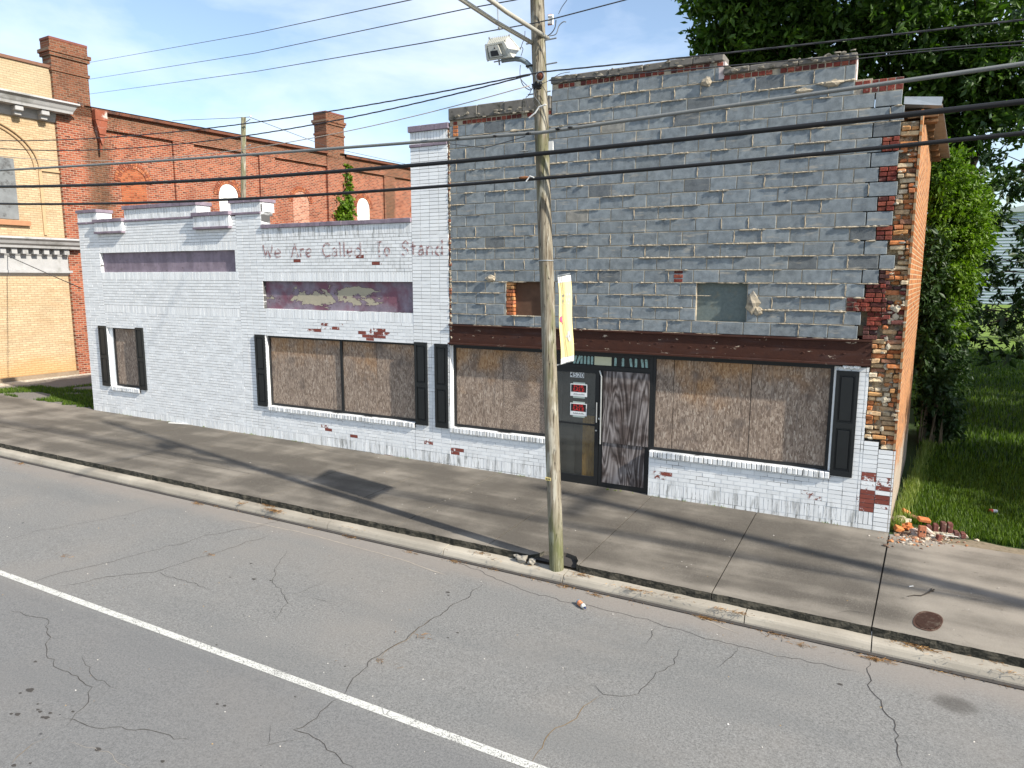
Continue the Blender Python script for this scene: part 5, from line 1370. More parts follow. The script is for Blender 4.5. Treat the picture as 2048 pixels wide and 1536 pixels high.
# ================================================================== wires and cables
def cable(name, pts, r, mat, lab, y=-3.47, grp='utility cables along the street', ext=(-42, 14), twist=0., cat='cable', slope=(None, None)):
    W = [at(px, py, y) for px, py in pts]; W = sorted([(p.x, p.z) for p in W])
    X = [p[0] for p in W]; Z = [p[1] for p in W]
    deg = 2 if len(W) > 2 else 1
    def seg(xs, zs, d): return np.polyfit(xs, zs, min(d, len(xs) - 1))
    xsplit = -3.5
    Lx = [(x, z) for x, z in W if x <= xsplit + .3]; Rx = [(x, z) for x, z in W if x >= xsplit - .3]
    def ev(x):
        S_ = Lx if (x < xsplit and len(Lx) >= 2) or len(Rx) < 2 else Rx
        xs = [a for a, b in S_]; zs = [b for a, b in S_]
        if xs[0] <= x <= xs[-1]: c_ = seg(xs, zs, 2 if len(xs) > 2 else 1); return float(np.polyval(c_, x))
        c_ = seg(xs, zs, 2 if len(xs) > 2 else 1)
        # carry on smoothly beyond the picture
        x_ = xs[0] if x < xs[0] else xs[-1]; z_ = float(np.polyval(c_, x_)); s_ = float(np.polyval(np.polyder(c_), x_)); s_ = max(-.08, min(.08, s_))
        return z_ + s_ * (x - x_) * .8 + .0006 * (x - x_) ** 2
    mb = MB(); n = int((ext[1] - ext[0]) / .25); P = []
    for i in range(n + 1):
        x = ext[0] + (ext[1] - ext[0]) * i / n; P.append((x, y, ev(x)))
    if twist:
        for ph in (0, 2.1, 4.2):
            Q = []
            for i in range((n) * 3 + 1):
                t_ = i / 3; k = min(int(t_), n - 1); f = t_ - k; a_, b_ = Vector(P[k]), Vector(P[k + 1]); q = a_.lerp(b_, f)
                Q.append(q + Vector((0, math.cos(q.x * 9 + ph), math.sin(q.x * 9 + ph))) * r * .9)
            mb.tube(Q, r * .75, 4)
    else: mb.tube(P, r, 8)
    o = mb.build(name, mat, smooth=True); tag(o, lab, cat, grp); return P
PA = cable('cable', [(0, 340.5), (511, 309), (840, 282.6), (1079, 265.7), (1300, 234), (1600, 192), (2048, 127)], .021, GREYCABLE, 'grey cable, highest of the three thick ones passing the pole')
PBc = cable('cable', [(0, 373.4), (511, 354), (920, 323.5), (1082, 307), (1300, 285), (2048, 203)], .027, BLKCABLE, 'thickest black cable, the middle one of the three crossing the pole')
PCc = cable('cable', [(0, 407.5), (511, 396.6), (920, 369), (1090, 356), (1300, 338.6), (2048, 266)], .021, BLKCABLE, 'black cable, lowest of the three thick ones crossing the block wall')
G2_ = 'thin wires meeting at the pole'
cable('wire', [(0, 281), (180, 278), (511, 243.5), (840, 192), (1061, 147), (1103, 140), (1300, 124), (1720, 75), (2048, 40)], .006, WIRE, 'dark twisted wire skimming the top of the block wall parapet', grp=G2_, twist=1, cat='wire')
cable('wire', [(0, 297), (511, 269), (840, 204), (1061, 150)], .006, WIRE, 'dark twisted wire sagging just under the parapet-skimming wire, left of the pole', grp=G2_, twist=1, ext=(-42, -3.66), cat='wire')
cable('wire', [(0, 312), (511, 295), (840, 229.6), (1055, 172)], .006, PALEWIRE, 'pale brown wire passing in front of the smaller warehouse chimney', grp=G2_, ext=(-42, -3.66), cat='wire')
cable('wire', [(1090, 172), (1140, 147), (1300, 142), (1713, 117), (2048, 78.5)], .006, WIRE, 'dark wire leaving the pole to the right below the parapet top', grp=G2_, ext=(-3.4, 14), cat='wire')
cable('wire', [(1713, 118), (1884, 100), (2048, 90)], .005, WIRE, 'thin wire running close beneath another one in front of the tree', grp=G2_, ext=(-.3, 14), cat='wire')
G3_ = 'thin wires high in the sky'
def free(name, pts, r, mat, lab, cat='wire', grp=None, sag=.0):
    P = []
    for a, b in zip(pts, pts[1:]):
        a, b = Vector(a), Vector(b)
        for i in range(14):
            t_ = i / 14; q = a.lerp(b, t_); q.z -= sag * 4 * t_ * (1 - t_); P.append(q)
    P.append(Vector(pts[-1])); mb = MB(); mb.tube(P, r, 6); return tag(mb.build(name, mat), lab, cat, grp)
free('wire', [at(1300, -120, -3.45), at(820, 0, -3.3), at(511, 66, 2), at(150, 130, 10)], .007, WIRE, 'thin sky wire, highest of the three left of the pole', grp=G3_)
free('wire', [at(1300, -62, -3.45), at(1030, 0, -3.45), at(935, 17, -3.3), at(511, 106, 2), at(150, 163, 10)], .007, WIRE, 'thin sky wire, middle one of the three, held by the top of the spreader', grp=G3_)
free('wire', [at(1400, -45, -3.45), at(1250, 0, -3.45), at(1105, 38, -3.45), at(1075, 45, -3.45), at(840, 87, -3.2), at(511, 143, 2), at(150, 192, 10)], .007, WIRE, 'thin sky wire ending at the spool insulator on the pole', grp=G3_)
G4_ = 'service wires by the tan building'
free('wire', [at(-10, 130, 3.0), at(166, 209, 4.9)], .012, WIRE, 'slack service wire crossing the tan parapet down to the big chimney', grp=G4_)
free('wire', [at(-10, 155, 3.0), at(166, 211, 4.9)], .010, WIRE, 'lower service wire crossing the tan parapet to the big chimney foot', grp=G4_)
free('wire', [at(-10, 245, 2.8), at(360, 350, 9)], .009, WIRE, 'service wire slanting over the tan arch and the red pier', grp=G4_)
free('wire', [at(-10, 498, 2.5), at(18, 513, 2.0), at(163, 577, .2)], .012, WIRE, 'service wire dropping from the lower cornice to the white shop corner', grp=G4_)
free('wire', [at(-10, 565, 3.), at(60, 588, 3.3), at(134, 592, 4.)], .008, WIRE, 'thin wire drooping across the lower tan wall', grp=G4_)
# fittings on cables
def fit(px, py, r, lab, mat=GREYCABLE, y=-3.5, s_=(1.6, .8, .7), cat='cable clamp', grp='clamps on the cables'):
    mb = MB(); mb.lump(at(px, py, y), r, 1, 0, rough=.35, sc_=s_, seed=px); o = mb.build('cable_clamp', mat); tag(o, lab, cat, grp)
fit(915, 277, .022, 'small clamp on the grey cable over the seam of white and grey walls', BLKCABLE); fit(990, 272, .022, 'small clamp on the grey cable midway between wall seam and pole', BLKCABLE); fit(1056, 267, .024, 'small clamp on the grey cable just left of the pole', BLKCABLE); fit(1116, 258, .024, 'dark clamp on the grey cable just right of the pole', BLKCABLE); fit(1140, 255, .02, 'second dark clamp on the grey cable right of the pole', BLKCABLE)
fit(1047, 303, .026, 'grey clamp lying on the thickest cable left of the pole', GREYCABLE, s_=(2.6, .7, .5))
t = thing('cable_tie_block', 'rust-brown block with white tie on the lowest cable left of the pole', 'cable clamp', at(1050, 356, -3.5), group='clamps on the cables')
mb = MB(); mb.lump(at(1050, 355, -3.5), .03, 1, 0, sc_=(2.8, .8, .6), rough=.3); mb.build('block', m_flat('rust_brown', (.24, .10, .04), .8), t)
mb = MB(); mb.tube([at(1052, 363, -3.53), at(1060, 352, -3.53), at(1068, 355, -3.53)], .008, 6); mb.build('tie', WHITEP, t)
free('wire', [at(895, 287, -3.5), at(970, 296, -3.5), at(1050, 273, -3.5)], .005, WIRE, 'slack loop of thin cable hanging under the grey cable left of the pole')

# small pole behind the white shop
bp = thing('service_pole', 'slim grey wooden pole rising behind the white shop roof', 'utility pole', (at(486, 500, 4).x, 4, 0))
a, b = at(486.5, 420, 4), at(487, 235, 4); a0 = Vector((a.x, 4, 0))
mb = MB(); mb.tube([a0, a, b], [.085, .078, .07], 14); mb.build('pole', POLE, bp, smooth=True)
mb = MB(); mb.tube([at(489, 246, 3.9), at(501, 238, 3.9)], .012, 6); mb.build('bracket', GALV, bp)
mb = MB(); mb.lump(at(501, 233, 3.9), .035, 1, 0, rough=.1); mb.build('insulator', WHITEP, bp)
mb = MB(); mb.lump(at(500, 290, 3.9), .03, 1, 0, rough=.2, sc_=(1.6, 1, .7)); mb.tube([at(489, 295, 3.9), at(500, 290, 3.9)], .01, 6); mb.build('lower_bracket', GALV, bp)
G5_ = 'thin wires of the slim rear pole'
free('wire', [at(501, 235, 3.9), at(660, 295, 8), at(815, 329, 14)], .008, WIRE, 'thin wire falling from the slim rear pole to the right', grp=G5_)
free('wire', [at(345, 241, 6), at(470, 236, 4.2), at(499, 234, 3.9)], .008, WIRE, 'thin wire arriving at the slim rear pole from the left', grp=G5_)

# off-picture pole whose long shadow crosses the pavement
op = thing('neighbour_pole', 'next wooden utility pole along the kerb, outside the picture to the right', 'utility pole', (10.2, -3.35, -.15))
mb = MB(); mb.tube([(10.2, -3.35, -.3), (10.15, -3.35, 10.4)], [.16, .12], 14); mb.build('pole', POLE, op, smooth=True)
mb = MB(); mb.box(10.1, 10.22, -4.3, -2.4, 9.6, 9.72); mb.build('cross_arm', WOOD, op)

# ================================================================== foliage
def leaves_mesh(name, C, N_, size, mat, parent=None, droop=.35, var=.35, aspect=.45, world_loc=None, bend=.25):
    """C: (n,3) leaf centres, N_: (n,3) rough outward direction"""
    n = len(C)
    d = rng.normal(size=(n, 3)); d[:, 2] -= droop; d += N_ * .5; d /= np.linalg.norm(d, axis=1)[:, None]
    s_ = rng.normal(size=(n, 3)); s_[:, 2] *= .6; s_ -= d * (s_ * d).sum(1)[:, None]; s_ /= np.linalg.norm(s_, axis=1)[:, None]
    up = np.cross(d, s_)
    L_ = size * (1 + var * rng.normal(size=n)).clip(.4, 1.9)
    W_ = L_ * aspect
    P = np.empty((n, 6, 3), np.float32)
    P[:, 0] = C
    P[:, 1] = C + d * (L_ * .45)[:, None] + s_ * (W_ * .5)[:, None] - up * (W_ * bend)[:, None]
    P[:, 2] = C + d * L_[:, None] - up * (L_ * .18)[:, None]
    P[:, 3] = C + d * (L_ * .45)[:, None] - s_ * (W_ * .5)[:, None] - up * (W_ * bend)[:, None]
    P[:, 4] = C + d * (L_ * .5)[:, None]
    P[:, 5] = C
    V = P[:, :5].reshape(-1, 3)
    b = (np.arange(n) * 5)[:, None]
    F = np.concatenate([b + np.array([[0, 1, 2, 4]]), b + np.array([[0, 4, 2, 3]])], 1).reshape(-1, 4)
    me = bpy.data.meshes.new(name)
    me.vertices.add(len(V)); me.vertices.foreach_set('co', V.astype(np.float32).ravel())
    me.loops.add(F.size); me.loops.foreach_set('vertex_index', F.astype(np.int32).ravel())
    me.polygons.add(len(F)); me.polygons.foreach_set('loop_start', np.arange(0, F.size, 4, dtype=np.int32)); me.polygons.foreach_set('loop_total', np.full(len(F), 4, np.int32))
    t = rng.random(n) * .5 + (TW if TW is not None and len(TW) == n else rng.random(n) ** 2) * .5
    col = np.repeat(np.stack([t, t, t, np.ones(n)], 1), 2, 0)
    me.materials.append(mat)
    me.update(calc_edges=True)
    a = me.attributes.new('tone', 'FLOAT_COLOR', 'FACE'); a.data.foreach_set('color', col.astype(np.float32).ravel())
    o = bpy.data.objects.new(name, me); COL.objects.link(o)
    if parent is not None: o.parent = parent; o.matrix_parent_inverse = PM(parent).inverted()
    return o
TW = None
def clump_points(clumps, per, twig=.5, tw_n=30):
    global TW
    tw = []
    """clumps: (x,y,z,rx,ry,rz,weight). Leaves gather on twigs spread through each clump, denser outwards, with gaps between twigs"""
    Cs, Ns = [], []
    for x, y, z, rx, ry, rz, w_ in clumps:
        nt_ = max(4, int(per * w_ / tw_n))
        u = rng.normal(size=(nt_, 3)); u /= np.linalg.norm(u, axis=1)[:, None]
        r = rng.random(nt_) ** .45
        T = u * r[:, None] * np.array([rx, ry, rz]) + np.array([x, y, z])
        for t, un in zip(T, u):
            k = int(tw_n * rng.uniform(.5, 1.5))
            dd = un * .7 + rng.normal(size=3) * .5 + np.array([0, 0, -.25]); dd /= np.linalg.norm(dd)
            s_ = rng.random(k)
            pts = t + dd * (s_ * twig)[:, None] + rng.normal(size=(k, 3)) * twig * .17
            Cs.append(pts); Ns.append(np.repeat(un[None], k, 0)); tw.append(np.full(k, rng.random() ** 1.6))
    TW = np.concatenate(tw)
    return np.concatenate(Cs), np.concatenate(Ns)
BARK = m_flat('bark', (.055, .042, .03), .95, .5, 6, bump=1.2)
LEAF_D = m_leaf('dark_leaves', (.024, .060, .010), (.10, .18, .022), .34)
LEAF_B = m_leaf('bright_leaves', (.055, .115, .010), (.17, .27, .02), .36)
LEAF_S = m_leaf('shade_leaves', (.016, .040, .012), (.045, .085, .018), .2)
def limb(mb, a, b, r0, r1, n=7, wob=.3, nn=10):
    a, b = Vector(a), Vector(b); P = []; Rr = []
    sd = random.random() * 50
    for i in range(n + 1):
        t = i / n; q = a.lerp(b, t) + Vector((mnoise.noise(Vector((t * 3, sd, 0))), mnoise.noise(Vector((t * 3, 0, sd))), .3 * mnoise.noise(Vector((sd, t * 3, 0))))) * wob * (t * (1.2 - t) + .05) * 2
        P.append(q); Rr.append(r0 + (r1 - r0) * t)
    mb.tube(P, Rr, nn); return P
def tree(label, base, trunk_top, r, clumps, per, leaf, size, group=None, name='tree', twig=.6, sub=3, limbs=True, droop=.35):
    t = thing(name, label, 'tree', base, group=group)
    mb = MB()
    P = limb(mb, Vector(base) - Vector((0, 0, .3)), trunk_top, r, r * .62, 8, .5, 14)
    mb.tube([Vector(base) + Vector((0, 0, -.3)), Vector(base) + Vector((0, 0, .25)), Vector(base) + Vector((0, 0, .9))], [r * 1.5, r * 1.2, r * 1.0], 14)
    if limbs:
        tips = []
        for c in clumps:
            if c[6] < .35 and random.random() < .4: continue
            start = P[random.randint(4, 8)]
            mid = Vector(start).lerp(Vector(c[:3]), .5) + Vector((0, 0, .4))
            rr = max(.05, r * .34 * min(1, c[3] / 2.5))
            q = limb(mb, start, c[:3], rr, rr * .22, 7, 1.0, 7)
            for _ in range(sub):
                e = Vector(c[:3]) + Vector((random.uniform(-1, 1) * c[3], random.uniform(-1, 1) * c[4], random.uniform(-.8, .8) * c[5])) * .85
                limb(mb, q[random.randint(4, 7)], e, rr * .35, .015, 5, .5, 5)
    mb.build('trunk', BARK, t, smooth=True)
    C, N_ = clump_points(clumps, per, twig)
    leaves_mesh('crown', C, N_, size, leaf, t, droop=droop)
    return t
def ck(px, py, y, rpx, rpy=None, ry=None, w_=1.):
    """clump whose centre stands at depth y behind that spot, radius given as seen"""
    q = at(px, py, y); s_ = (q - CAM).length / FPX
    rx = rpx * s_; rz = (rpy or rpx) * s_
    return (q.x, q.y, q.z, rx, ry or rx, rz, w_)
# big tree behind the tall shop
random.seed(21)
tA = [ck(1470, 40, 27, 62, 60), ck(1440, 95, 28, 42, 32, w_=.5), ck(1540, 90, 28, 80, 50), ck(1520, -20, 27, 90, 60), ck(1620, 30, 28, 90, 60), ck(1640, 110, 29, 70, 40), ck(1420, -10, 26, 40, 30, w_=.35),
      ck(1720, 0, 27, 90, 65), ck(1740, 100, 28, 70, 55), ck(1830, 60, 27, 90, 70), ck(1850, 160, 28, 65, 50), ck(1920, 30, 28, 90, 70), ck(1950, 150, 28, 70, 60),
      ck(2020, 80, 27, 80, 60), ck(1620, -80, 28, 130, 70, w_=1.4), ck(1800, -90, 28, 130, 70, w_=1.4), ck(1980, -90, 28, 120, 70), ck(1900, 250, 29, 55, 40, w_=.6), ck(1985, 235, 28, 45, 30, w_=.4), ck(2060, 180, 28, 60, 50, w_=.8),
      ck(1480, 130, 29, 50, 25, w_=.4), ck(1885, 340, 30, 45, 45, w_=.5), ck(1960, 350, 30, 30, 25, w_=.2), ck(1700, -200, 29, 160, 80, w_=.8), ck(1900, -220, 29, 180, 90, w_=.8)]
tree('huge dark green tree towering behind the grey block shop', (3.35, 31, G(3) - .02), (2.6, 30.5, 10.5), .62, tA, 2300, LEAF_D, .36, twig=.9, sub=2)
# second tree, nearer, with branches hanging over the lawn at the right edge
random.seed(5)
tB = [ck(2010, 440, 20, 42, 45, w_=.7), ck(1975, 520, 19, 32, 30, w_=.5), ck(2035, 560, 19, 35, 32, w_=.6), ck(1990, 620, 18, 28, 18, w_=.30), ck(2040, 340, 20, 55, 60), ck(2090, 480, 19, 60, 90), ck(2085, 640, 18, 55, 30, w_=.7), ck(2030, 700, 17, 26, 14, w_=.22),
      ck(1985, 690, 17.5, 20, 18, w_=.2), ck(2100, 250, 20, 90, 90), ck(1930, 620, 19, 20, 12, w_=.12), ck(1955, 655, 18, 22, 14, w_=.16), ck(2110, 60, 20, 120, 110, w_=1.2)]
tree('dark tree at the right picture edge with branches hanging over the lawn', (8.6, 19.5, G(8)), (8.9, 19.3, 6.0), .3, tB, 620, LEAF_S, .25, twig=.55, sub=3)
# trees outside the picture, to the right, whose shade lies on the lawn
random.seed(8)
def shade_tree(label, x, y, zc, rr, h=1.):
    cl = []
    for _ in range(9):
        a_ = random.uniform(0, 6.28); q = random.uniform(.2, .75) * rr
        cl.append((x + q * math.cos(a_), y + q * math.sin(a_), zc + random.uniform(-.5, .6) * rr * h, rr * .55, rr * .55, rr * .45, 1))
    tree(label, (x, y, G(x)), (x, y, zc - .3), .22, cl, 1500, LEAF_D, .34, twig=.6, sub=1, name='tree', group='shade trees right of the lawn')
shade_tree('broad shade tree beside the lawn, just outside the right edge and nearest the street', 11.4, 2.9, 5.4, 3.9)
shade_tree('shade tree beyond the lawn, second from the street outside the right edge', 14.5, 9.6, 6.0, 4.6)
shade_tree('tall shade tree farthest from the street outside the right edge', 18.5, 17.5, 7.5, 5.5)
shade_tree('wide shade tree near the back of the lawn outside the right edge', 13.5, 27, 6.5, 5.2)
# vine-covered shrub growing against the rear of the side wall
random.seed(3)
vines = thing('vine_thicket', 'bright green climbing thicket growing against the rear of the orange side wall', 'climbing plant', (1.7, 6.6, G(1.5)))
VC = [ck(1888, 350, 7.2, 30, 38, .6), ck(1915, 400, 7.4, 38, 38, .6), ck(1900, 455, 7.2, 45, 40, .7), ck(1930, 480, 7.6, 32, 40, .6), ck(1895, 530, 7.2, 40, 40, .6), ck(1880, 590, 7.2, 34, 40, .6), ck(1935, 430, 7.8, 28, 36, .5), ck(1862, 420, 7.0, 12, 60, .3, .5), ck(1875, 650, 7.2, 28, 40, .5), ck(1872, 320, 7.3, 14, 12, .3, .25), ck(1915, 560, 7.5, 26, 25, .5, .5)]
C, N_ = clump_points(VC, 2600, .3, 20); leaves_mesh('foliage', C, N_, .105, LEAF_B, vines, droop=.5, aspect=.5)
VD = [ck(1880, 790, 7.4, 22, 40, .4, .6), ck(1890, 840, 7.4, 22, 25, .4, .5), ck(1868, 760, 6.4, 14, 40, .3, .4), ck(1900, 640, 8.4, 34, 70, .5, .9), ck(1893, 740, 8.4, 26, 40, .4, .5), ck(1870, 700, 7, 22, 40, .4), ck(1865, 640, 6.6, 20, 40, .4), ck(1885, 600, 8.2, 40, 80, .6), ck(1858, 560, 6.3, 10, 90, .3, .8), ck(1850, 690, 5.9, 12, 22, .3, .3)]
C, N_ = clump_points(VD, 2200, .3, 20); leaves_mesh('lower_foliage', C, N_, .12, LEAF_S, vines, droop=.5, aspect=.5)  # lower leaves a darker green, their shade put into the colour
mb = MB()
for i in range(10):
    x = 1.2 + .05 * i; limb(mb, (x, 6.9 + .1 * (i % 4), 0), (x + random.uniform(-.1, .3), 7.3 + .1 * (i % 3), random.uniform(3., 5.)), .02, .006, 9, .25, 6)
mb.build('stem', m_flat('vine_stem', (.14, .11, .07), .9), vines)
# weeds along the foot of the side wall
def tufts(pts, h, n, name, mat, spread=.05, wd=.006):
    k = len(pts) * n; B = np.repeat(np.array(pts, float), n, 0) + np.concatenate([rng.normal(size=(k, 2)) * spread, np.zeros((k, 1))], 1)
    return blades(name, B, h, mat, wd)
def blades(name, B, h, mat, wd=.006, lean=.45, kind='stuff'):
    n = len(B); a = rng.random(n) * 2 * np.pi; hh = h * (.45 + .8 * rng.random(n)); l = lean * rng.random(n) * hh
    dx = np.stack([np.cos(a), np.sin(a), np.zeros(n)], 1); sx = np.stack([-np.sin(a), np.cos(a), np.zeros(n)], 1) * (wd * (.6 + .8 * rng.random(n)))[:, None]
    up = np.array([0, 0, 1.])
    V = np.empty((n, 5, 3)); V[:, 0] = B - sx; V[:, 1] = B + sx
    m = B + dx * (l * .35)[:, None] + up * (hh * .6)[:, None]; V[:, 2] = m + sx * .7; V[:, 3] = m - sx * .7; V[:, 4] = B + dx * l[:, None] + up * hh[:, None]
    b = (np.arange(n) * 5)[:, None]
    F4 = (b + np.array([[0, 1, 2, 3]])).astype(np.int32); F3 = (b + np.array([[3, 2, 4]])).astype(np.int32)
    me = bpy.data.meshes.new(name); me.vertices.add(n * 5); me.vertices.foreach_set('co', V.astype(np.float32).ravel())
    me.loops.add(n * 7); me.loops.foreach_set('vertex_index', np.concatenate([F4.ravel(), F3.ravel()]))
    me.polygons.add(n * 2); me.polygons.foreach_set('loop_start', np.concatenate([np.arange(n) * 4, n * 4 + np.arange(n) * 3]).astype(np.int32)); me.polygons.foreach_set('loop_total', np.concatenate([np.full(n, 4), np.full(n, 3)]).astype(np.int32))
    me.materials.append(mat); me.update(calc_edges=True)
    t = rng.random(n); t = np.concatenate([t, t]); at_ = me.attributes.new('tone', 'FLOAT_COLOR', 'FACE'); at_.data.foreach_set('color', np.stack([t, t, t, t * 0 + 1], 1).astype(np.float32).ravel())
    o = bpy.data.objects.new(name, me); COL.objects.link(o)
    if kind: tag(o, kind=kind)
    return o
GRASS = m_leaf('grass_blades', (.014, .040, .005), (.12, .19, .018), .28)
WEED = m_leaf('weed_blades', (.10, .16, .03), (.24, .27, .07), .3)
# lawn on the right: dense near the street, thinning with distance
def lawn(n, x0, x1, y0, y1, h, pw=1., wd=.005):
    X = rng.uniform(x0, x1, n); Y = y0 + (y1 - y0) * rng.random(n) ** pw
    B = np.stack([X, Y, -.0067 * (X - .63) - .015], 1); return B
B1_ = lawn(70000, .68, 5.2, .1, 5.5, .1, 1.3)
keep = np.array([(b[0] - .68 > 0 + .0) and (b[1] > .12 + .18 * mnoise.noise(Vector((b[0] * 2, 0, 2))) + (.14 if b[0] > 1.2 else .45)) and not (b[0] < 1.45 and b[1] < .62 and random.random() < .9) and b[0] > .66 + .1 * b[1] for b in B1_])
o = blades('grass', B1_[keep], .10, GRASS, .006)
B2_ = lawn(60000, 1.2, 12, 5.0, 34, .1, 1.4); B2_ = B2_[B2_[:, 0] > .7 + .1 * B2_[:, 1] * (B2_[:, 1] < 6)]
blades('distant_grass', B2_, .14, GRASS, .012)
# grass between the two buildings on the left
B3_ = lawn(42000, -24.6, -18.75, .0, 7, .1, 1.25)
kk = np.array([mnoise.noise(Vector((b[0] * .7, b[1] * .9, 3))) > (-.22 if b[0] > -21.5 or b[1] < 1.2 else .05) and (b[1] > .10 + .15 * mnoise.noise(Vector((b[0] * 3, 1, 1)))) and not (b[0] < -23.2 and b[1] > 1.6) for b in B3_])
blades('side_lot_grass', B3_[kk], .09, GRASS, .008)
wl = []
for i in range(260):
    y = .25 + 6.4 * rng.random(); wl.append((.66 + .1 * y + abs(rng.normal()) * .07, y, -.02))
tufts(wl, .19, 9, 'weeds', WEED, .05, .006)
wl = [(x, -.012 - .02 * rng.random(), GS(x, 0)) for x in rng.uniform(-18.6, .6, 120) if mnoise.noise(Vector((x * 1.3, 0, 7))) > .05]
tufts(wl, .03, 5, 'wall_foot_moss', WEED, .02, .004)
# far scrub bank and warehouse beyond the field
mb = MB()
def m_siding():
    N = NT('ribbed_metal_siding'); a = N.split(N.pos()); k = N.math('SINE', N.math('MULTIPLY', a[2], 14.))
    c = N.mix(N.step(k, -.5, .5), (.30, .35, .42), (.44, .50, .58)); return N.done(c, .5, k, .5, .05, .2)
wh = thing('metal_warehouse', 'pale blue ribbed metal warehouse far beyond the field, seen through the tree branches', 'building', (30, 118, -.3))
mb.box(12.5, 60, 118, 140, -.4, 13.5); mb.build('wall', m_siding(), wh)
mb = MB(); mb.prism([(12.0, 13.5), (60.5, 13.5), (36, 18)], 117.6, 140.4); mb.build('roof', m_flat('warehouse_roof', (.42, .45, .48), .5), wh)
mb = MB(); mb.box(-60, 80, 96, 102, -.1 - .2, -.1 - .12 + .0); 
mb = MB(); mb.quad([(-60, 96, G(30) + .02), (90, 96, G(30) + .02), (90, 101, G(30) + .02), (-60, 101, G(30) + .02)]); tag(mb.build('far_path', m_flat('far_gravel', (.40, .38, .34), .9)), kind='structure')
# low scrub between lawn and field
random.seed(12)
sc_cl = [(x, 44 + random.uniform(-3, 3), .3 + random.uniform(0, .5), 1.6, 1.4, .8 + .5 * random.random(), 1) for x in np.arange(6.5, 26, 1.5)]
C, N_ = clump_points(sc_cl, 900, .5, 24); o = leaves_mesh('scrub', C, N_, .22, m_leaf('scrub_leaves', (.05, .075, .03), (.13, .16, .07), .2)); tag(o, kind='stuff')
# climbing plant on the warehouse wall
cr_ = thing('wall_creeper', 'green creeper climbing the red warehouse wall beside its smaller chimney', 'climbing plant', (-25.2, 18.5, 4.5))
def mw(px, py): 
    d = FW + RT * ((px - 1024) / FPX) + UP * ((768 - py) / FPX); t = (-26.15 + .052 * (CAM.y - 4) - CAM.x) / (d.x - .052 * d.y); return CAM + d * t + Vector((.12, 0, 0))
cc_ = []
for px, py, r_, w_ in ((691, 355, 3, .2), (692, 375, 5, .5), (694, 395, 5, .6), (692, 412, 7, .8), (696, 425, 6, .5), (676, 400, 5, .4), (680, 412, 7, .7), (674, 428, 8, .8), (684, 436, 8, .8), (690, 340, 2.5, .15), (695, 440, 4, .4)):
    q = mw(px, py); s_ = r_ * (q - CAM).length / FPX; cc_.append((q.x, q.y, q.z, .12, s_, s_, w_))
C, N_ = clump_points(cc_, 260, .22, 10); leaves_mesh('foliage', C, N_, .17, LEAF_B, cr_, droop=.6, aspect=.7)
mb = MB(); mb.tube([mw(693, 450), mw(692, 400), mw(691, 345)], .02, 5); mb.build('stem', BARK, cr_)

# ================================================================== small things on the ground
random.seed(44)
# loose bricks by the corner
LB = 'loose bricks and mortar lumps by the wall corner'
def brickthing(label, x, y, z, dims, rot, col, holes=False, grp=LB, nm='loose_brick', cat='brick'):
    mb = MB(); a, b, c = dims
    mb.bevbox(-a / 2, a / 2, -b / 2, b / 2, -c / 2, c / 2, .008, 0, col)
    if holes:
        for i in (-1, 1): mb.tube([(i * a * .22, -b / 2 - .001, 0), (i * a * .22, -b / 2 - .0005, 0)], .014, 10, 1)
    o = mb.build(nm, [OLDB, BLK]); o.location = (x, y, z + G(x)); o.rotation_euler = rot; return tag(o, label, cat, grp)
def lumpthing(label, x, y, z, r, s_, mat=MORTL, grp=LB, seed=0, nm='mortar_lump', cat='rubble', rough=.7):
    mb = MB(); mb.lump((0, 0, 0), r, 2, 0, sc_=s_, rough=rough, seed=seed); o = mb.build(nm, mat); o.location = (x, y, z + G(x)); return tag(o, label, cat, grp)
D_ = (.19, .09, .057)
def g_(px, py): q = gp(px, py, 0); return q.x, q.y
O1, O2, BRN = (.58, .22, .07), (.50, .17, .06), (.30, .17, .09)
x, y = g_(1812, 1033); brickthing('orange brick tilted on edge at the back of the rubble, closest to the wall', x, y, .06, D_, (.9, .5, .9), O1)
x, y = g_(1832, 1041); brickthing('brown brick lying flat behind the pale mortar lump', x, y, .03, D_, (.2, .1, -.5), BRN)
x, y = g_(1801, 1046); lumpthing('big pale mortar lump leaning against the wall corner', x, y, .05, .085, (1.3, .9, .7), seed=2)
x, y = g_(1797, 1063); brickthing('orange brick end-on at the left front of the rubble', x, y, .04, (.12, .1, .075), (.15, .35, .4), O1)
x, y = g_(1814, 1060); lumpthing('orange broken brick bat in the middle of the rubble', x, y, .05, .07, (1.2, .9, .8), m_flat('broken_orange_brick', (.52, .17, .055), .9, .35, 14, bump=1.), seed=5)
x, y = g_(1828, 1068); lumpthing('pinkish grey mortar lump in front of the orange bat', x, y, .04, .055, (1.1, .9, .9), m_flat('pinkish_mortar', (.42, .33, .28), .9, .3, 14, bump=1.), seed=7)
x, y = g_(1843, 1074); brickthing('upright reddish brick with core holes facing the street', x, y, .085, (.10, .065, .17), (-.12, .05, .2), (.34, .13, .07), True)
x, y = g_(1846, 1062); brickthing('orange brick lying across the top of the cored brick', x, y + .02, .17, (.17, .1, .05), (.2, .15, .35), O2)
x, y = g_(1856, 1069); brickthing('white-faced brick sliver leaning beside the cored brick', x, y, .06, (.14, .05, .05), (.2, .7, .3), (.62, .50, .42))
x, y = g_(1877, 1080); brickthing('small dark red brick end standing in the grass edge', x, y, .035, (.07, .06, .09), (.1, .2, .6), (.17, .06, .045))
x, y = g_(1896, 1073); lumpthing('white plaster sliver in front of the dark brick chunk', x, y, .02, .05, (1.7, .7, .4), m_flat('white_plaster', (.66, .64, .58), .8), seed=3)
x, y = g_(1867, 1078); lumpthing('pale pebble of mortar between the cored brick and the dark red brick end', x, y, .015, .035, (1.5, .8, .5), seed=11)
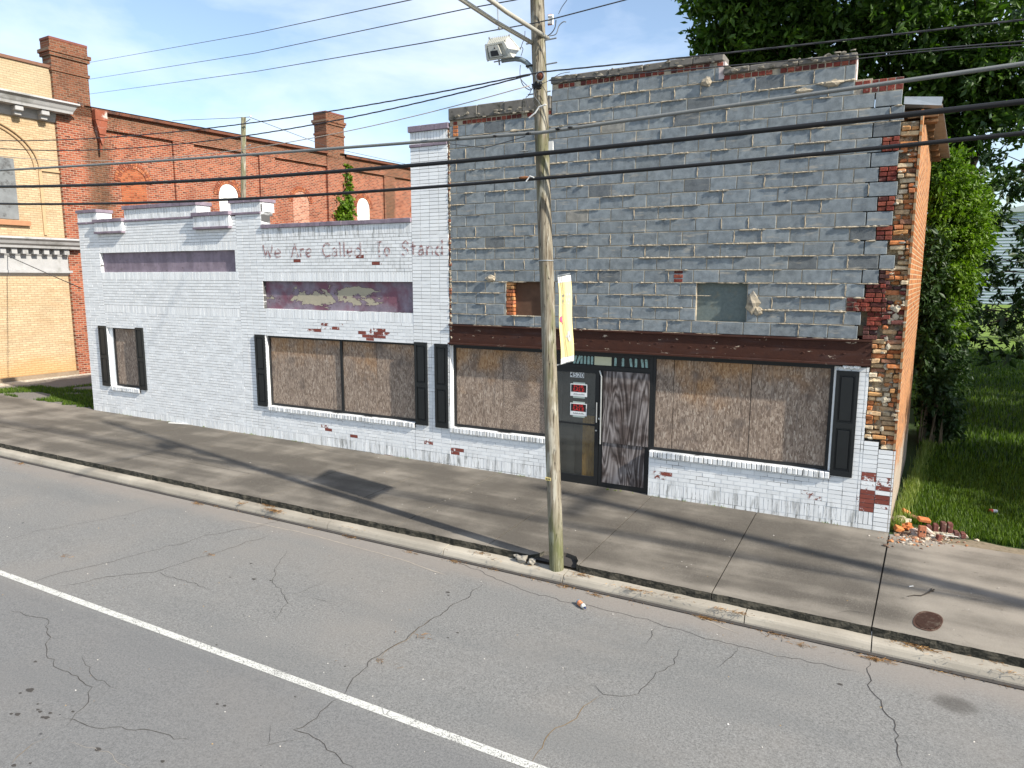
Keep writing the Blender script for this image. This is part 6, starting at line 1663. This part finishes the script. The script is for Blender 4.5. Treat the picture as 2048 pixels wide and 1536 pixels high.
# chunk of bricks still mortared together
x0_, y0_ = g_(1886, 1070)
chk = thing('mortared_brick_chunk', 'row of dark brown bricks still mortared together, standing in the grass', 'rubble', (x0_, y0_, G(x0_)), R(8), group=LB)
for i, (dx, h, lean) in enumerate(((-.19, .13, .05), (-.105, .16, .02), (-.01, .20, .0), (.075, .20, -.02), (.16, .085, -.1), (.245, .075, -.12))):
    mb = MB(); mb.bevbox(dx - .032, dx + .032, -.05 + lean * .2, .05, .0, h, .006, 0, (.13 + .03 * (i % 2), .06, .05)); mb.build('brick', OLDB, chk, local=True)
mb = MB(); mb.box(-.22, .27, -.058, .04, -.01, .055); [mb.lump((-.2 + .06 * k, -.055, .03), .03, 1, 0, rough=.6, seed=k, sc_=(1.2, .5, .9)) for k in range(9)]; mb.build('mortar_bed', MORTL, chk, local=True)
# crumbs and debris
mb = MB()
for _ in range(420):
    px, py = random.gauss(1850, 42), random.gauss(1074, 10); q = gp(px, py, 0)
    if q.x < .67 and q.y > -.02: continue
    mb.lump((q.x, q.y, G(q.x) + .004), random.uniform(.004, .016) if _ % 9 else random.uniform(.02, .04), 1, 0, random.choice([(.5, .42, .32), (.45, .2, .09), (.3, .16, .1), (.55, .5, .44), (.16, .11, .08)]), rough=.5, sc_=(1.2, 1, .6), seed=_)
tag(mb.build('rubble_crumbs', OLDB), kind='stuff')
# pine straw and leaves along the kerb
mb = MB()
def straw(px, py, n, rad, z0=-.262):
    c = gp(px, py, z0)
    for _ in range(n):
        a_ = random.uniform(0, 6.28); r_ = abs(random.gauss(0, rad)); x, y = c.x + r_ * math.cos(a_) * 2.2, c.y + r_ * math.sin(a_) * .55
        z = (RZ(x, y) if y < -3.46 else G(x) - .14) + random.uniform(.003, .014); t = random.gauss(0, .7); l = random.uniform(.03, .075)
        mb.quad([(x, y, z), (x + math.cos(t) * l, y + math.sin(t) * l, z + random.uniform(-.004, .012)), (x + math.cos(t) * l - .003 * math.sin(t), y + math.sin(t) * l + .003, z + .003), (x - .003 * math.sin(t), y + .003, z)], 0, random.choice([(.34, .18, .06), (.24, .13, .05), (.42, .25, .09), (.16, .09, .04)]))
for px, py, n, rd in ((545, 1036, 260, .06), (535, 1025, 130, .05), (700, 1074, 160, .055), (430, 1012, 60, .06), (395, 1008, 60, .05), (270, 955, 60, .06), (150, 932, 50, .06), (40, 928, 50, .07), (1130, 1172, 110, .06), (1060, 1155, 60, .05), (985, 1138, 70, .05), (905, 1123, 60, .05), (1408, 1236, 200, .05), (1440, 1240, 60, .05), (1745, 1318, 120, .05), (1190, 1190, 40, .05),
                      (1260, 1198, 70, .07), (1480, 1248, 50, .06), (1545, 1268, 60, .07), (1870, 1340, 60, .07), (2010, 1370, 60, .07), (815, 1104, 30, .05), (345, 962, 40, .06), (1290, 1205, 40, .1), (1600, 1290, 30, .06), (840, 1270, 14, .05), (760, 1320, 14, .05), (415, 1108, 14, .05), (125, 1110, 14, .05), (480, 1022, 40, .06)): straw(px, py, n, rd)
for px, py, n, rd in ((1160, 1150, 60, .05), (1820, 1290, 110, .06), (1835, 1296, 60, .06), (1050, 1125, 70, .05), (620, 1040, 30, .05), (960, 1107, 40, .05), (1350, 1195, 20, .06), (1560, 1225, 20, .05), (1980, 1322, 20, .06)): straw(px, py, n, rd, -.14)
tag(mb.build('pine_straw', OLDB), kind='stuff')
# tiny pebbles on road and pavement
mb = MB()
for _ in range(340):
    if random.random() < .6: x, y = random.uniform(-14, 3), random.uniform(-8.5, -3.6); z = RZ(x, y)
    else: x, y = random.uniform(-16, 4), random.uniform(-3.1, -.1); z = GS(x, y)
    mb.lump((x, y, z + .002), random.uniform(.003, .009), 1, 0, random.choice([(.55, .52, .47), (.62, .6, .56), (.2, .17, .14), (.06, .06, .06), (.4, .28, .14)]), rough=.4, sc_=(1.2, 1, .6), seed=_)
tag(mb.build('pebbles', OLDB), kind='stuff')
# broken concrete at the pole foot
PC = 'broken concrete pieces at the pole foot'
for i, (px, py, r_, lab) in enumerate(((1048, 1118, .07, 'largest broken concrete chunk left of the pole foot'), (1064, 1123, .05, 'middling broken concrete chunk close to the left of the pole foot'), (1036, 1112, .045, 'broken concrete chunk at the crumbling slab end left of the pole'), (1138, 1112, .05, 'broken concrete chunk against the right of the pole foot'))):
    q = gp(px, py, -.10); lumpthing(lab, q.x, q.y - (.02 if i < 3 else 0), -.09 + .0, r_, (1.2, .8, .7), CONCB, PC, i * 2.3, 'concrete_chunk', 'concrete chunk', .6)
# notch filling dirt
mb = MB(); mb.quad([(-3.8, -3.25, G(-3.3) - .131), (-3.0, -3.25, G(-3.3) - .131), (-3.0, -2.9, G(-3.3) - .125), (-3.8, -2.9, G(-3.3) - .125)]); tag(mb.build('soil_patch', m_flat('pole_foot_soil', (.10, .08, .055), .95, .5, 30, bump=1.)), kind='structure')
# bottle
q = gp(1162, 1213, -.262)
bt = thing('bottle', 'crushed plastic bottle with orange label and blue end lying on the road by the kerb', 'bottle', (q.x, q.y, RZ(q.x, q.y)), R(-38))
z_ = .032
mb = MB(); mb.tube([(-.075, 0, z_), (-.068, 0, z_), (-.05, 0, z_)], [.020, .031, .033], 14); mb.build('blue_end', m_flat('blue_plastic', (.03, .26, .42), .35, .1), bt, local=True)
mb = MB(); mb.tube([(-.05, 0, z_), (-.02, .001, z_), (.01, 0, z_ - .002), (.045, 0, z_)], [.0335, .034, .029, .033], 14, cap=False)
mb.build('label', m_flat('orange_label', (.62, .22, .08), .5, .4, 40, dirt=(.6, .5, .4), dscale=60), bt, local=True)
mb = MB(); mb.tube([(.045, 0, z_), (.062, 0, z_), (.078, 0, z_ - .002), (.09, 0, z_ - .002)], [.0325, .028, .014, .013], 14); mb.build('neck', m_flat('cloudy_plastic', (.50, .52, .50), .3, .2), bt, local=True)
mb = MB(); mb.tube([(.09, 0, z_ - .002), (.104, 0, z_ - .002)], [.0145, .0145], 12); mb.build('cap', m_flat('dark_cap', (.03, .04, .10), .4), bt, local=True)
# manhole cover
q = gp(1856, 1243, -.035)
mh = thing('access_cover', 'small oval ribbed iron access cover set in the pavement slab at right', 'manhole cover', (q.x, q.y, GS(q.x, q.y)), R(-12))
mb = MB(); nn = 40
def sup(t, a_, b_): c_, s_ = math.cos(t), math.sin(t); return (a_ * abs(c_) ** .72 * (1 if c_ > 0 else -1), b_ * abs(s_) ** .85 * (1 if s_ > 0 else -1))
IRON = m_flat('rusty_cast_iron', (.085, .045, .032), .75, .4, 30, metal=.2, bump=.5, dirt=(.16, .12, .09), dscale=14)
for ra, rb, za, zb in ((1., .9, .007, .008), (.9, .86, .008, .002)):
    for i in range(nn):
        t0, t1 = 2 * math.pi * i / nn, 2 * math.pi * (i + 1) / nn
        A_, B_ = sup(t0, .135 * ra, .265 * ra), sup(t1, .135 * ra, .265 * ra); C_, D2 = sup(t1, .135 * rb, .265 * rb), sup(t0, .135 * rb, .265 * rb)
        mb.quad([(*A_, za), (*B_, za), (*C_, zb), (*D2, zb)])
mb.build('rim', IRON, mh, local=True)
mb = MB(); mb.quad([(*sup(2 * math.pi * i / nn, .121, .238), .004) for i in range(nn)])
for i in range(-9, 10):
    y_ = i * .025; xm = .115 * max(0, 1 - (abs(y_) / .236) ** 2.2) ** .5
    if xm > .02: mb.box(-xm, xm, y_ - .006, y_ + .006, .004, .016)
mb.build('ribbed_plate', IRON, mh, local=True)
# twig and stick, board
def wq(px, py): q = gp(px, py, -.03); return (q.x, q.y, GS(q.x, q.y) + .012)
tw = thing('twig', 'curved dark twig lying on the pavement above the access cover', 'twig', wq(1845, 1190))
mb = MB(); mb.tube([wq(1815, 1195), wq(1828, 1193), wq(1842, 1194), wq(1853, 1190), wq(1862, 1185), wq(1868, 1182)], [.003, .005, .006, .007, .010, .008], 6); mb.tube([wq(1862, 1185), wq(1868, 1186)], [.007, .003], 5); mb.tube([wq(1861, 1185), wq(1864, 1179)], [.006, .003], 5); mb.build('stick', m_flat('dark_twig', (.035, .028, .022), .9), tw)
mb = MB(); mb.tube([wq(1818, 1176), wq(1826, 1175)], .006, 6); tag(mb.build('paper_scrap', WHITEP), 'tiny white scrap lying on the pavement above the twig', 'litter')
mb = MB(); a_, b_ = Vector(wq(338, 848)), Vector(wq(394, 852)); dd = (b_ - a_).normalized(); pp_ = Vector((-dd.y, dd.x, 0)) * .028
mb.quad([a_ - pp_, b_ - pp_, b_ + pp_, a_ + pp_]); mb.quad([a_ - pp_ - Vector((0, 0, .02)), b_ - pp_ - Vector((0, 0, .02)), b_ - pp_, a_ - pp_]); mb.quad([b_ - pp_ - Vector((0, 0, .02)), b_ + pp_ - Vector((0, 0, .02)), b_ + pp_, b_ - pp_])
tag(mb.build('white_batten', m_flat('white_painted_batten', (.66, .66, .64), .6)), 'narrow white batten lying on the pavement at the foot of the white wall', 'board')
q = gp(1985, 1028, 0); lt = thing('drink_can', 'crushed red and white can lying in the lawn', 'can', (q.x, q.y, G(q.x)), .2)
mb = MB(); mb.tube([(-.05, 0, .05), (-.02, 0, .052), (.0, 0, .05)], [.028, .030, .03], 12); mb.build('red_half', m_flat('red_can', (.5, .05, .03), .4), lt, local=True)
mb = MB(); mb.tube([(.0, 0, .05), (.04, 0, .05), (.062, 0, .05)], [.030, .031, .026], 12); mb.build('white_half', m_flat('white_can', (.7, .7, .72), .4), lt, local=True)
